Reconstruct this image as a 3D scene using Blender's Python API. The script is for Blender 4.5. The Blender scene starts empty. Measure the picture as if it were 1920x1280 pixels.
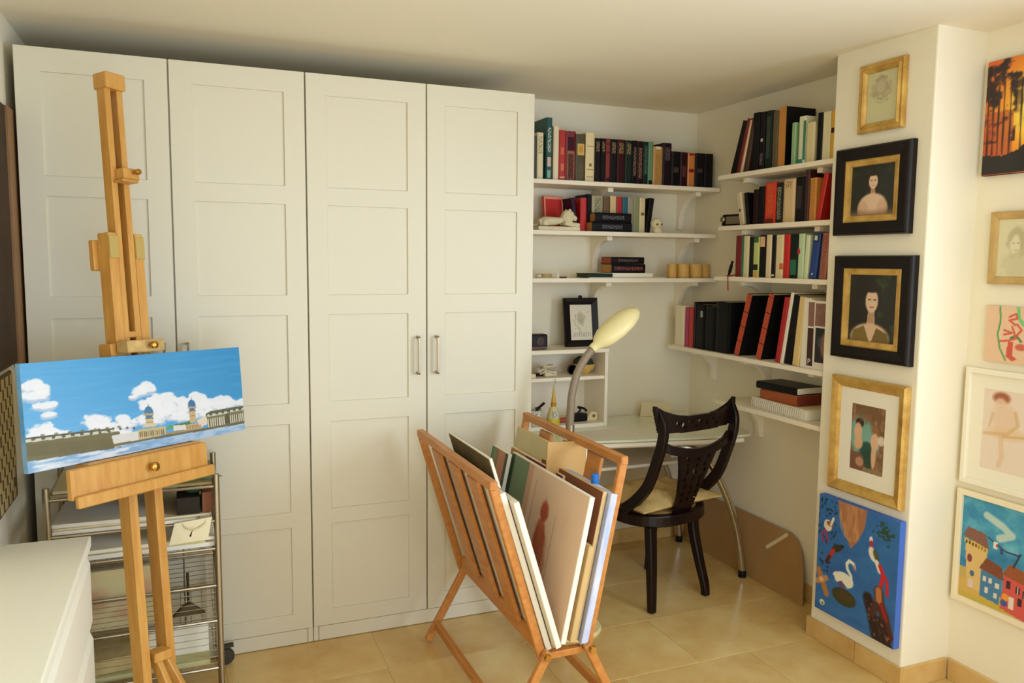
import bpy, bmesh, math, random
import numpy as np
from mathutils import Vector, Matrix

# ------------------------------------------------------------------ camera, world, light, exposure
scene = bpy.context.scene
COL = scene.collection
CAM = Vector((0.5343, -3.3319, 1.6173)); YAW, PITCH, ROLL, FPX = 0.3888, -0.0991, 0.0090, 1500.0
_f = Vector((math.sin(YAW)*math.cos(PITCH), math.cos(YAW)*math.cos(PITCH), math.sin(PITCH)))
_r = Vector((math.cos(YAW), -math.sin(YAW), 0)); _u = _r.cross(_f)
_r2 = _r*math.cos(ROLL) + _u*math.sin(ROLL); _u2 = _u*math.cos(ROLL) - _r*math.sin(ROLL)
cd = bpy.data.cameras.new('camera'); cam = bpy.data.objects.new('camera', cd); COL.objects.link(cam)
cd.sensor_fit = 'HORIZONTAL'; cd.sensor_width = 36.0; cd.lens = 36.0*FPX/1920.0; cd.clip_start = 0.05
_m = Matrix((_r2, _u2, -_f)).transposed().to_4x4(); _m.translation = CAM; cam.matrix_world = _m
scene.camera = cam

world = bpy.data.worlds.new('world'); scene.world = world; world.use_nodes = True
_bg = world.node_tree.nodes['Background']; _bg.inputs[0].default_value = (0.80, 0.90, 1.0, 1); _bg.inputs[1].default_value = 1.0

def area(name, loc, size, energy, target, color):
    l = bpy.data.lights.new(name, 'AREA'); l.shape = 'RECTANGLE'; l.size, l.size_y = size; l.energy = energy; l.color = color
    o = bpy.data.objects.new(name, l); COL.objects.link(o); o.location = loc
    o.rotation_euler = (Vector(target) - Vector(loc)).to_track_quat('-Z', 'Y').to_euler(); return o
# daylight entering through the window in the right wall (out of view), plus a rear fill added to brighten the column face
area('window_daylight', (3.262, -2.95, 1.52), (1.40, 1.25), 102.0, (0, -2.95, 1.52), (0.80, 1.0, 1.25))
area('added_rear_fill', (1.35, -5.12, 1.22), (2.0, 2.1), 80.0, (1.35, 0, 1.22), (0.80, 1.0, 1.25))
scene.view_settings.view_transform = 'Standard'; scene.view_settings.look = 'None'
scene.view_settings.gamma = 1.0; scene.view_settings.use_curve_mapping = False
scene.view_settings.exposure = -0.50
scene.cycles.max_bounces = 9; scene.cycles.diffuse_bounces = 6; scene.cycles.use_denoising = True
scene.cycles.caustics_reflective = False; scene.cycles.caustics_refractive = False

# ------------------------------------------------------------------ helpers
rnd = random.Random(7)
def s2l(c): c = c/255.0; return c/12.92 if c <= 0.04045 else ((c+0.055)/1.055)**2.4
def S(r, g, b): return (s2l(r), s2l(g), s2l(b), 1.0)
MATS = {}
def mat(name, col, rough=0.5, metal=0.0, var=0.0, scale=6.0, bump=0.0, bscale=60.0, coat=0.0, col2=None, stretch=None, rand=0.0, spec=0.5):
    """Principled material, its colour varied by noise between col and col2"""
    if name in MATS: return MATS[name]
    m = bpy.data.materials.new(name); m.use_nodes = True; nt = m.node_tree; b = nt.nodes['Principled BSDF']
    b.inputs['Base Color'].default_value = col; b.inputs['Roughness'].default_value = rough; b.inputs['Metallic'].default_value = metal
    b.inputs['Coat Weight'].default_value = coat; b.inputs['Specular IOR Level'].default_value = spec
    if var > 0 or bump > 0 or rand > 0:
        tc = nt.nodes.new('ShaderNodeTexCoord'); mp = nt.nodes.new('ShaderNodeMapping'); nt.links.new(tc.outputs['Object'], mp.inputs[0])
        if stretch: mp.inputs['Scale'].default_value = stretch
        if rand > 0:
            oi = nt.nodes.new('ShaderNodeObjectInfo'); cm = nt.nodes.new('ShaderNodeVectorMath'); cm.operation = 'SCALE'; cm.inputs[0].default_value = (37, 19, 11)
            nt.links.new(oi.outputs['Random'], cm.inputs['Scale']); nt.links.new(cm.outputs[0], mp.inputs['Location'])
    if var > 0 or rand > 0:
        n = nt.nodes.new('ShaderNodeTexNoise'); n.inputs['Scale'].default_value = scale; n.inputs['Detail'].default_value = 6; n.inputs['Roughness'].default_value = 0.62
        nt.links.new(mp.outputs[0], n.inputs['Vector'])
        r = nt.nodes.new('ShaderNodeValToRGB'); r.color_ramp.elements[0].position = 0.3; r.color_ramp.elements[1].position = 0.7
        c2 = col2 or tuple(max(0, x*(1-var)) for x in col[:3]) + (1,)
        r.color_ramp.elements[0].color = c2; r.color_ramp.elements[1].color = col
        nt.links.new(n.outputs['Fac'], r.inputs[0])
        out = r.outputs[0]
        if rand > 0:
            hv = nt.nodes.new('ShaderNodeHueSaturation'); mr = nt.nodes.new('ShaderNodeMapRange'); mr.inputs['To Min'].default_value = 1-rand; mr.inputs['To Max'].default_value = 1+rand
            nt.links.new(oi.outputs['Random'], mr.inputs[0]); nt.links.new(mr.outputs[0], hv.inputs['Value']); nt.links.new(out, hv.inputs['Color']); out = hv.outputs[0]
        nt.links.new(out, b.inputs['Base Color'])
    if bump > 0:
        n2 = nt.nodes.new('ShaderNodeTexNoise'); n2.inputs['Scale'].default_value = bscale; n2.inputs['Detail'].default_value = 3
        nt.links.new(mp.outputs[0], n2.inputs['Vector'])
        bp = nt.nodes.new('ShaderNodeBump'); bp.inputs['Strength'].default_value = bump; bp.inputs['Distance'].default_value = 0.002
        nt.links.new(n2.outputs['Fac'], bp.inputs['Height']); nt.links.new(bp.outputs[0], b.inputs['Normal'])
    MATS[name] = m; return m
def plain(r, g, b, rough=0.55, **k):
    if max(r, g, b) < 60: k.setdefault('spec', 0.18)
    return mat('c_%d_%d_%d_%d' % (r, g, b, int(rough*100)), S(r, g, b), rough, **k)
def print_mat(name, base, ink, sx, sy, thr=0.5, rough=0.5):
    """small lettering-like marks of ink on a base colour (too small in the photograph to read)"""
    if name in MATS: return MATS[name]
    m = bpy.data.materials.new(name); m.use_nodes = True; nt = m.node_tree; b = nt.nodes['Principled BSDF']
    b.inputs['Roughness'].default_value = rough
    tc = nt.nodes.new('ShaderNodeTexCoord'); mp = nt.nodes.new('ShaderNodeMapping'); mp.inputs['Scale'].default_value = (sx, 1, sy)
    nt.links.new(tc.outputs['Object'], mp.inputs[0])
    n = nt.nodes.new('ShaderNodeTexNoise'); n.inputs['Scale'].default_value = 1.0; n.inputs['Detail'].default_value = 1.0
    nt.links.new(mp.outputs[0], n.inputs['Vector'])
    r = nt.nodes.new('ShaderNodeValToRGB'); e = r.color_ramp.elements
    e[0].position = thr-0.03; e[1].position = thr+0.03; e[0].color = base; e[1].color = ink
    nt.links.new(n.outputs['Fac'], r.inputs[0]); nt.links.new(r.outputs[0], b.inputs['Base Color'])
    MATS[name] = m; return m
def paint_mat(name, rough=0.6, coat=0.0):
    if name in MATS: return MATS[name]
    m = bpy.data.materials.new(name); m.use_nodes = True; nt = m.node_tree; b = nt.nodes['Principled BSDF']
    a = nt.nodes.new('ShaderNodeAttribute'); a.attribute_name = 'paint'; nt.links.new(a.outputs['Color'], b.inputs['Base Color'])
    b.inputs['Roughness'].default_value = rough; b.inputs['Coat Weight'].default_value = coat; b.inputs['Coat Roughness'].default_value = 0.1
    MATS[name] = m; return m

class MB:
    def __init__(s): s.v = []; s.f = []
    def add(s, vs, fs):
        n = len(s.v); s.v += [tuple(x) for x in vs]; s.f += [tuple(i+n for i in f) for f in fs]; return s
    def box(s, x0, x1, y0, y1, z0, z1):
        return s.add([(x0,y0,z0),(x1,y0,z0),(x1,y1,z0),(x0,y1,z0),(x0,y0,z1),(x1,y0,z1),(x1,y1,z1),(x0,y1,z1)],
                     [(0,3,2,1),(4,5,6,7),(0,1,5,4),(1,2,6,5),(2,3,7,6),(3,0,4,7)])
    def bar(s, a, b, wx, wy, up=(0,0,1)):
        """square bar from a to b: wx across, wy along the up hint"""
        a = Vector(a); b = Vector(b); d = (b-a).normalized(); up = Vector(up)
        x = d.cross(up); x = x.normalized() if x.length > 1e-5 else Vector((1,0,0)); y = x.cross(d)
        vs = [p + x*(sx*wx/2) + y*(sy*wy/2) for p in (a, b) for sx, sy in ((-1,-1),(1,-1),(1,1),(-1,1))]
        return s.add(vs, [(0,1,2,3),(7,6,5,4),(0,4,5,1),(1,5,6,2),(2,6,7,3),(3,7,4,0)])
    def sweep(s, pts, prof, up=(0,0,1), scale=None, closed=False):
        """profile (list of (a,b)) swept along pts; a runs sideways, b along the up hint"""
        pts = [Vector(p) for p in pts]; n = len(pts); k = len(prof); vs = []; upv = Vector(up)
        for i, p in enumerate(pts):
            if closed: d = pts[(i+1) % n] - pts[i-1]
            else: d = pts[min(i+1, n-1)] - pts[max(i-1, 0)]
            d.normalize(); x = d.cross(upv)
            if x.length < 1e-4: x = d.cross(Vector((0.31, 0.95, 0.05)))
            x.normalize(); y = x.cross(d); sc = scale[i] if scale else 1.0
            vs += [p + x*(a*sc) + y*(b*sc) for a, b in prof]
        fs = []
        for i in range(n if closed else n-1):
            j = (i+1) % n
            for q in range(k): fs.append((i*k+q, i*k+(q+1) % k, j*k+(q+1) % k, j*k+q))
        if not closed: fs += [tuple(range(k-1, -1, -1)), tuple((n-1)*k+q for q in range(k))]
        return s.add(vs, fs)
    def tube(s, pts, r, n=8, scale=None, closed=False, up=(0,0,1)):
        return s.sweep(pts, [(r*math.cos(2*math.pi*i/n), r*math.sin(2*math.pi*i/n)) for i in range(n)], up, scale, closed)
    def lathe(s, prof, n=20, c=(0,0,0), axis='z'):
        vs = []; k = len(prof)
        for i in range(n):
            a = 2*math.pi*i/n
            for r, z in prof:
                p = (r*math.cos(a), r*math.sin(a), z)
                if axis == 'y': p = (p[0], p[2], p[1])
                if axis == 'x': p = (p[2], p[0], p[1])
                vs.append((p[0]+c[0], p[1]+c[1], p[2]+c[2]))
        fs = [(i*k+j, ((i+1) % n)*k+j, ((i+1) % n)*k+j+1, i*k+j+1) for i in range(n) for j in range(k-1)]
        if prof[0][0] > 1e-6: fs.append(tuple(i*k for i in range(n))[::-1])
        if prof[-1][0] > 1e-6: fs.append(tuple(i*k+k-1 for i in range(n)))
        return s.add(vs, fs)
    def prism(s, poly, f0, f1):
        """polygon lifted by two functions (a,b)->xyz to a front and a back face"""
        n = len(poly)
        return s.add([f0(*p) for p in poly] + [f1(*p) for p in poly],
                     [tuple(range(n)), tuple(range(2*n-1, n-1, -1))] + [(i, i+n, (i+1) % n + n, (i+1) % n) for i in range(n)])
    def build(s, name, material, parent=None, bevel=0.0, seg=1, smooth=False, loc=None, rot=None, weld=False):
        me = bpy.data.meshes.new(name)
        bm = bmesh.new(); vv = [bm.verts.new(v) for v in s.v]
        for f in s.f:
            try: bm.faces.new([vv[i] for i in f])
            except ValueError: pass
        if weld: bmesh.ops.remove_doubles(bm, verts=bm.verts, dist=1e-5)
        bmesh.ops.recalc_face_normals(bm, faces=bm.faces)
        if bevel > 0:
            ed = [e for e in bm.edges if len(e.link_faces) == 2 and e.calc_face_angle(0) > 0.5]
            bmesh.ops.bevel(bm, geom=ed, offset=bevel, segments=seg, profile=0.5, affect='EDGES', clamp_overlap=True)
        if smooth:
            for f in bm.faces: f.smooth = True
        bm.to_mesh(me); bm.free()
        if smooth and hasattr(me, 'set_sharp_from_angle'): me.set_sharp_from_angle(angle=math.radians(42))
        if material: me.materials.append(material)
        o = bpy.data.objects.new(name, me); COL.objects.link(o)
        if parent: o.parent = parent
        if loc: o.location = loc
        if rot: o.rotation_euler = rot
        return o
def tag(o, label=None, cat=None, group=None, kind=None):
    if label: o['label'] = label
    if cat: o['category'] = cat
    if group: o['group'] = group
    if kind: o['kind'] = kind
    return o
def thing(name, label, cat, loc=(0,0,0), rot=(0,0,0), group=None):
    o = bpy.data.objects.new(name, None); o.empty_display_size = 0.05; COL.objects.link(o); o.location = loc; o.rotation_euler = rot
    return tag(o, label, cat, group)
def box(name, x0, x1, y0, y1, z0, z1, m, parent=None, bevel=0.0, seg=1):
    return MB().box(x0, x1, y0, y1, z0, z1).build(name, m, parent, bevel, seg)
def bez(ps, n=16):
    """Catmull-Rom through points"""
    P = [Vector(p) for p in ps]; P = [P[0]*2-P[1]] + P + [P[-1]*2-P[-2]]; out = []
    for i in range(1, len(P)-2):
        for k in range(n):
            t = k/n; a, b, c, d = P[i-1], P[i], P[i+1], P[i+2]
            out.append(0.5*((2*b) + (c-a)*t + (2*a-5*b+4*c-d)*t*t + (3*b-a-3*c+d)*t**3))
    out.append(P[-2]); return out
RECT = lambda w, h: [(-w/2,-h/2),(w/2,-h/2),(w/2,h/2),(-w/2,h/2)]

# ------------------------------------------------------------------ painter: colours of flat art, held per vertex
class Art:
    def __init__(s, w, h, c, asp):
        s.w, s.h, s.asp = w, h, asp
        s.X, s.Y = np.meshgrid(np.linspace(0, 1, w), np.linspace(0, 1, h)); s.a = np.empty((h, w, 3)); s.a[:] = np.array(c)/255.0
        s.rs = np.random.RandomState(3)
    def mix(s, mask, c):
        m = np.clip(mask, 0, 1)[..., None]; s.a = s.a*(1-m) + np.array(c)/255.0*m
    def noise(s, sx, sy, seed=0, octv=4):
        out = np.zeros((s.h, s.w)); amp = 1; tot = 0
        for o in range(octv):
            rs = np.random.RandomState(seed*17+o); gx, gy = int(sx*2**o)+2, int(sy*2**o)+2
            g = rs.rand(gy+1, gx+1); x = s.X*(gx-1); y = np.clip(s.Y, 0, 1)*(gy-1); xi = x.astype(int); yi = y.astype(int); fx = x-xi; fy = y-yi
            fx = fx*fx*(3-2*fx); fy = fy*fy*(3-2*fy)
            out += amp*((g[yi, xi]*(1-fx)+g[yi, xi+1]*fx)*(1-fy) + (g[yi+1, xi]*(1-fx)+g[yi+1, xi+1]*fx)*fy); tot += amp; amp *= 0.55
        return out/tot
    def rect(s, x0, y0, x1, y1, c, a=1.0): s.mix(((s.X >= x0) & (s.X <= x1) & (s.Y >= y0) & (s.Y <= y1))*a, c)
    def ell(s, cx, cy, rx, ry, c, a=1.0, soft=0.15, rot=0.0, nz=None):
        dx = (s.X-cx)*s.asp; dy = s.Y-cy; cr, sr = math.cos(rot), math.sin(rot)
        d = np.sqrt(((dx*cr+dy*sr)/(rx*s.asp))**2 + ((-dx*sr+dy*cr)/ry)**2)
        if nz is not None: d = d + nz
        s.mix(np.clip((1-d)/soft+0.5, 0, 1)*a, c)
    def poly(s, pts, c, a=1.0):
        ins = np.zeros((s.h, s.w), bool); n = len(pts); j = n-1
        for i in range(n):
            xi, yi = pts[i]; xj, yj = pts[j]
            if yi != yj:
                cond = ((yi > s.Y) != (yj > s.Y)) & (s.X < (xj-xi)*(s.Y-yi)/(yj-yi)+xi); ins ^= cond
            j = i
        s.mix(ins*a, c)
    def line(s, pts, wd, c, a=1.0):
        d = np.full((s.h, s.w), 9.0)
        for (x0, y0), (x1, y1) in zip(pts[:-1], pts[1:]):
            px, py = (s.X-x0)*s.asp, s.Y-y0; vx, vy = (x1-x0)*s.asp, y1-y0; L = vx*vx+vy*vy+1e-9
            t = np.clip((px*vx+py*vy)/L, 0, 1); d = np.minimum(d, np.hypot(px-t*vx, py-t*vy))
        s.mix(np.clip((wd-d)/(wd*0.5)+0.5, 0, 1)*a, c)
    def mesh(s, name, width, height, material, parent, y=0.0, cx=0.0, cz=0.0):
        w, h = s.w, s.h; me = bpy.data.meshes.new(name)
        co = np.stack([cx+(s.X-0.5)*width, np.full_like(s.X, y), cz+(0.5-s.Y)*height], -1).reshape(-1, 3)
        idx = np.arange(w*h).reshape(h, w); q = np.stack([idx[1:, :-1], idx[1:, 1:], idx[:-1, 1:], idx[:-1, :-1]], -1).reshape(-1, 4)
        me.vertices.add(len(co)); me.vertices.foreach_set('co', co.ravel().astype(np.float32))
        me.loops.add(q.size); me.loops.foreach_set('vertex_index', q.ravel().astype(np.int32))
        me.polygons.add(len(q)); me.polygons.foreach_set('loop_start', (np.arange(len(q))*4).astype(np.int32))
        me.update(calc_edges=True)
        at = me.color_attributes.new('paint', 'FLOAT_COLOR', 'POINT'); a = np.clip(s.a, 0, 1)
        lin = np.where(a <= 0.04045, a/12.92, ((a+0.055)/1.055)**2.4)
        at.data.foreach_set('color', np.concatenate([lin, np.ones((h, w, 1))], -1).reshape(-1).astype(np.float32))
        me.materials.append(material); o = bpy.data.objects.new(name, me); COL.objects.link(o); o.parent = parent; return o

# ------------------------------------------------------------------ materials
M_WALL = mat('wall_plaster', S(236, 226, 202), 0.9, bump=0.12, bscale=45)
M_CEIL = mat('ceiling_plaster', S(236, 227, 206), 0.92, bump=0.08, bscale=45)
M_WHITE = mat('white_lacquer', S(217, 208, 184), 0.42)
M_DRESSER = mat('dresser_white', S(240, 236, 220), 0.4)
M_SHELF = mat('shelf_white', S(240, 228, 205), 0.5)
M_TILE = mat('limestone_tile', S(226, 198, 134), 0.22, var=0.3, scale=3.2, col2=S(202, 160, 92), rand=0.05, bump=0.03, bscale=25)
M_GROUT = mat('tile_grout', S(222, 200, 150), 0.8)
M_SKIRT = mat('skirting_tile', S(222, 190, 126), 0.35, var=0.3, scale=5, col2=S(198, 154, 88), rand=0.05)
M_EASEL = mat('beech_easel', S(206, 156, 80), 0.42, var=0.3, scale=5, stretch=(9, 9, 1.2), col2=S(186, 128, 54))
M_RACK = mat('beech_rack', S(200, 136, 66), 0.42, var=0.3, scale=5, stretch=(9, 1.5, 9), col2=S(178, 108, 46))
M_DARKWOOD = mat('mahogany', S(26, 9, 8), 0.3, var=0.4, scale=8, spec=0.3)
M_CHROME = mat('chrome', S(200, 196, 188), 0.16, 1.0)
M_STEEL = mat('brushed_steel', S(176, 164, 140), 0.34, 1.0)
M_NICKEL = mat('handle_nickel', S(168, 150, 122), 0.35, 1.0)
M_BRASS = mat('brass', S(196, 150, 70), 0.25, 1.0)
M_GOLD = mat('gilt_frame', S(222, 182, 98), 0.34, 0.3, var=0.35, scale=14, col2=S(176, 130, 58))
M_OAKGOLD = mat('pale_gilt_frame', S(204, 168, 104), 0.4, 0.3, var=0.25, scale=14)
M_BLACKF = mat('black_frame', S(12, 7, 6), 0.35, var=0.5, scale=20, col2=S(24, 10, 8), spec=0.25)
M_PAPER = mat('paper', S(236, 228, 208), 0.8)
M_CREAMP = mat('cream_paper', S(226, 208, 168), 0.8)
M_PAGES = mat('book_pages', S(222, 204, 164), 0.85, var=0.18, scale=40, stretch=(6, 0.3, 0.3))
M_TANPAGES = mat('tan_pages', S(196, 140, 72), 0.85, var=0.2, scale=40, stretch=(1, 1, 14))
M_CANVAS = mat('raw_canvas', S(232, 224, 206), 0.85, bump=0.15, bscale=220)
M_KRAFT = mat('kraft_board', S(206, 164, 104), 0.8, var=0.12, scale=6)
M_CREAMPL = mat('cream_plastic', S(232, 218, 160), 0.35)
M_GREY = mat('grey_gooseneck', S(136, 120, 98), 0.5, bump=0.3, bscale=300, stretch=(0.1, 0.1, 1))
M_BLACK = plain(18, 15, 15, 0.45); M_RUBBER = plain(60, 54, 38, 0.7)
M_PLASTER = mat('cast_plaster', S(226, 212, 176), 0.8, var=0.12, scale=30, bump=0.4, bscale=90)
PAINT = paint_mat('artist_paint', 0.55); PRINT = paint_mat('glazed_print', 0.5, 0.25); PASTEL = paint_mat('chalk_paper', 0.8)

# ------------------------------------------------------------------ the room
XL, XR, YB, YF, ZC = -0.03, 3.28, 0.60, -5.15, 2.467
CX, CY0, CY1 = 3.035, -1.19, -0.71            # the column: face plane, near and far ends
def struct(o): return tag(o, kind='structure')
floor = struct(box('floor', XL-0.15, XR+0.15, YF-0.15, YB+0.15, -0.12, -0.0025, M_GROUT))
struct(box('ceiling', XL-0.15, XR+0.15, YF-0.15, YB+0.15, ZC, ZC+0.12, M_CEIL))
struct(box('wall_back', XL-0.15, XR+0.15, YB, YB+0.15, -0.1, ZC+0.01, M_WALL))
struct(box('wall_left', XL-0.15, XL, YF-0.15, YB+0.02, -0.1, ZC+0.01, M_WALL))

struct(box('wall_column', CX, XR+0.02, CY0, CY1, -0.05, ZC+0.01, M_WALL, bevel=0.006, seg=2))
def ring(name, x0, x1, z0, z1, bx0, bx1, bz0, bz1, y0, y1, m, parent=None, bevel=0.0):
    """a flat wall or frame with one rectangular hole"""
    o = [(x0,z0),(x1,z0),(x1,z1),(x0,z1)]; i = [(bx0,bz0),(bx1,bz0),(bx1,bz1),(bx0,bz1)]
    vs = [(x,y,z) for y in (y0,y1) for x,z in o+i]; fs = []
    for k in range(4):
        j = (k+1) % 4
        fs += [(k,j,4+j,4+k), (8+k,12+k,12+j,8+j), (k,8+k,8+j,j), (4+k,4+j,12+j,12+k)]
    return MB().add(vs, fs).build(name, m, parent, bevel)
WY0, WY1, WZ0, WZ1 = -3.68, -2.22, 0.86, 2.18
wr = ring('wall_right', YF-0.15, YB+0.02, -0.1, ZC+0.01, WY0, WY1, WZ0, WZ1, -0.15, 0.0, M_WALL)
for v in wr.data.vertices: v.co = (XR - v.co.y, v.co.x, v.co.z)
struct(wr)
w2 = ring('window_2', WY0, WY1, WZ0, WZ1, WY0+0.05, WY1-0.05, WZ0+0.05, WZ1-0.05, -0.12, -0.06, M_WHITE)
for v in w2.data.vertices: v.co = (XR - v.co.y, v.co.x, v.co.z)
struct(w2)
struct(ring('wall_front', XL-0.15, XR+0.15, -0.1, ZC+0.01, 0.3, 2.4, 0.12, 2.3, YF-0.15, YF, M_WALL))
win = struct(ring('added_window_1', 0.3, 2.4, 0.12, 2.3, 0.36, 2.34, 0.18, 2.24, YF-0.14, YF-0.08, M_WHITE))  # unseen rear window, added to go with the fill light
box('mullion', 1.32, 1.38, YF-0.13, YF-0.09, 0.18, 2.24, M_WHITE, win)
glass = bpy.data.materials.new('window_glass'); glass.use_nodes = True
_p = glass.node_tree.nodes['Principled BSDF']; _p.inputs['Transmission Weight'].default_value = 1.0; _p.inputs['Roughness'].default_value = 0.0
box('pane', 0.36, 1.32, YF-0.115, YF-0.11, 0.18, 2.24, glass, win); box('pane', 1.38, 2.34, YF-0.115, YF-0.11, 0.18, 2.24, glass, win)
box('pane', XR+0.085, XR+0.09, WY0+0.05, WY1-0.05, WZ0+0.05, WZ1-0.05, glass, w2)

# floor tiles, laid in rows along the wardrobe
rows = []; ys = [0.62, 0.49, 0.08, -0.33, -0.74]
while ys[-1] > YF: ys.append(ys[-1]-0.41)
for k in range(len(ys)-1):
    y1, y0 = ys[k], ys[k+1]
    if k == 2: joints = [0.045, 0.645, 1.245, 2.02, 2.795]
    elif k == 3: joints = [0.04, 0.64, 1.24, 1.84, 2.44, 3.04]
    else: joints = [((k*0.37) % 0.6) + 0.6*i for i in range(6)]
    js = [XL] + [j for j in joints if XL+0.06 < j < XR-0.06] + [XR]
    for a, b in zip(js[:-1], js[1:]): rows.append((a, b, max(y0, YF), min(y1, YB)))
for a, b, y0, y1 in rows:
    g = 0.0012
    t = MB().box(-(b-a)/2+g, (b-a)/2-g, -(y1-y0)/2+g, (y1-y0)/2-g, -0.012, 0.0).build('tile', M_TILE, floor, 0.0008)
    t.location = ((a+b)/2, (y0+y1)/2, 0)
# tiled skirting
def skirting(name, segs):
    e = struct(thing(name, None, None))
    for x0, x1, y0, y1 in segs:
        t = MB().box(-(x1-x0)/2, (x1-x0)/2, -(y1-y0)/2, (y1-y0)/2, 0, 0.085).build('tile', M_SKIRT, e, 0.002)
        t.location = ((x0+x1)/2, (y0+y1)/2, 0)
SK = 0.012
skirting('baseboard_column', [(CX-SK, CX, -0.968, CY1+SK), (CX-SK, CX, CY0-SK, -0.971), (CX+0.001, XR-SK, CY0-SK, CY0), (CX, XR-SK, CY1, CY1+SK)])
skirting('baseboard_right', [(XR-SK, XR, -0.30+SK, YB-SK), (XR-SK, XR, CY1+SK, -0.303+SK)] + [(XR-SK, XR, -1.205-0.6*i-0.597, -1.205-0.6*i) for i in range(6)])
skirting('baseboard_left', [(XL, XL+SK, -0.1-0.6*i-0.597, -0.1-0.6*i) for i in range(8)])
skirting('baseboard_back', [(2.02, 2.62, YB-SK, YB), (2.623, XR-SK, YB-SK, YB)])

# ------------------------------------------------------------------ two wardrobes with panelled doors
ZROWS = [(0.137,0.511), (0.576,0.948), (1.033,1.395), (1.476,1.838), (1.91,2.274)]
def door(parent, x0, x1, handle):
    g = 0.0028; x0 += g; x1 -= g; z0, z1 = 0.068, 2.358; st = 0.080; yf, yb = -0.002, 0.018
    zs = [z0] + [z for r in ZROWS for z in r] + [z1]; xs = [x0, x0+st, x1-st, x1]; mb = MB(); vs = []; fs = []
    for y in (yf, yb):
        for z in zs: vs += [(x,y,z) for x in xs]
    nz = len(zs); N = nz*4; hole = lambda i, j: i == 1 and j % 2 == 1
    for j in range(nz-1):
        for i in range(3):
            a = j*4+i
            if hole(i, j):
                fs += [(a,a+1,N+a+1,N+a), (a+1,a+5,N+a+5,N+a+1), (a+5,a+4,N+a+4,N+a+5), (a+4,a,N+a,N+a+4)]
            else: fs += [(a,a+1,a+5,a+4), (N+a,N+a+4,N+a+5,N+a+1)]
    for i in range(3): fs += [(i,N+i,N+i+1,i+1), ((nz-1)*4+i,(nz-1)*4+i+1,N+(nz-1)*4+i+1,N+(nz-1)*4+i)]
    for j in range(nz-1): fs += [(j*4,j*4+4,N+j*4+4,N+j*4), (j*4+3,N+j*4+3,N+j*4+7,j*4+7)]
    d = mb.add(vs, fs).build('door', M_WHITE, parent, 0.0012)
    for a, b in ZROWS: box('panel', xs[1]-0.004, xs[2]+0.004, yf+0.0075, yb-0.002, a-0.004, b+0.004, M_WHITE, d)
    hx = handle
    h = MB(); h.sweep(bez([(hx,yf,1.136),(hx,-0.030,1.137),(hx,-0.034,1.146),(hx,-0.034,1.21),(hx,-0.034,1.282),(hx,-0.030,1.291),(hx,yf,1.292)], 3), RECT(0.010, 0.009), up=(1,0,0))
    tag(h.build('handle', M_NICKEL, d), 'brushed metal bar handle')
for k, lab in enumerate(['white panelled two-door wardrobe behind the easel, against the left wall', 'white panelled two-door wardrobe behind the canvas rack, next to the bookshelves']):
    x = k*1.0; w = thing('wardrobe', lab, 'wardrobe', (0,0,0), group='white wardrobes')
    b = MB().box(x+0.001, x+0.999, 0.0195, 0.585, 0.0, 2.36).build('body', M_WHITE, w, 0.001)
    box('plinth', x+0.024, x+0.976, 0.004, 0.0193, 0.003, 0.064, M_WHITE, w, 0.001)
    for sx in (0.0015, 0.978): box('side_foot', x+sx, x+sx+0.0205, 0.004, 0.0193, 0.003, 0.066, M_WHITE, w, 0.001)
    door(w, x, x+0.5, x+0.457); door(w, x+0.5, x+1.0, x+0.541)

# ------------------------------------------------------------------ wall shelves on scrolled brackets
def bracket(parent, wall, c, z, reach=0.19, drop=0.20):
    """upright, arm and a curved brace in one shaped plate; c is the position along the wall, z the underside of the board"""
    t = 0.016; n = 14
    inner = [(0.028 + (reach*0.80-0.028)*math.sin(a)**1.0, -0.022 - (drop*0.78)*(1-math.sin(a)) ) for a in [math.pi/2*i/n for i in range(n+1)]]
    poly = [(0, 0), (0, -drop), (0.024, -drop)] + [(0.028 + (reach*0.72)*(1-math.cos(math.pi/2*i/n)), -drop*0.86 + (drop*0.86-0.022)*math.sin(math.pi/2*i/n)) for i in range(n+1)] + [(reach, -0.022), (reach, 0)]
    if wall == 'b': f0 = lambda a, b: (c-t, YB-a, z+b); f1 = lambda a, b: (c+t, YB-a, z+b)
    else: f0 = lambda a, b: (XR-a, c-t, z+b); f1 = lambda a, b: (XR-a, c+t, z+b)
    return MB().prism(poly, f0, f1).build('bracket', M_SHELF, parent, 0.002)
BZ = [2.030, 1.778, 1.537]; TH = 0.022
for z, n, x1, br in zip(BZ, ['topmost', 'middle', 'lowest'], [3.266, 3.25, 3.262], [(2.62, 3.17), (2.62, 3.17), (2.62, 3.17)]):
    w = thing('wall_shelf', 'white board shelf on brackets, %s of the three on the back wall' % n, 'shelf', (0,0,0), group='back wall shelves')
    box('board', 2.03, x1, 0.352, YB-0.0005, z-TH, z, M_SHELF, w, 0.0015)
    for c in br: bracket(w, 'b', c, z-TH)
RZ = [2.060, 1.806, 1.554, 1.162, 0.922]
RY = [(-0.703, 0.082), (-0.703, 0.066), (-0.703, 0.086), (-0.703, 0.49), (-0.703, 0.06)]
for i, (z, n, (y0, y1)) in enumerate(zip(RZ, ['topmost', 'second from the top', 'third from the top', 'second lowest', 'lowest'], RY)):
    w = thing('wall_shelf', 'white board shelf beside the column, %s on the right wall' % n, 'shelf', (0,0,0), group='right wall shelves')
    box('board', 3.052, XR-0.0005, y0, y1, z-TH, z, M_SHELF, w, 0.0015)
    for c in ((-0.06, -0.56) if i < 3 else ((0.35, -0.09, -0.56) if i == 3 else (-0.05, -0.56))): bracket(w, 'r', c, z-TH, 0.17, 0.17)

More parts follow.
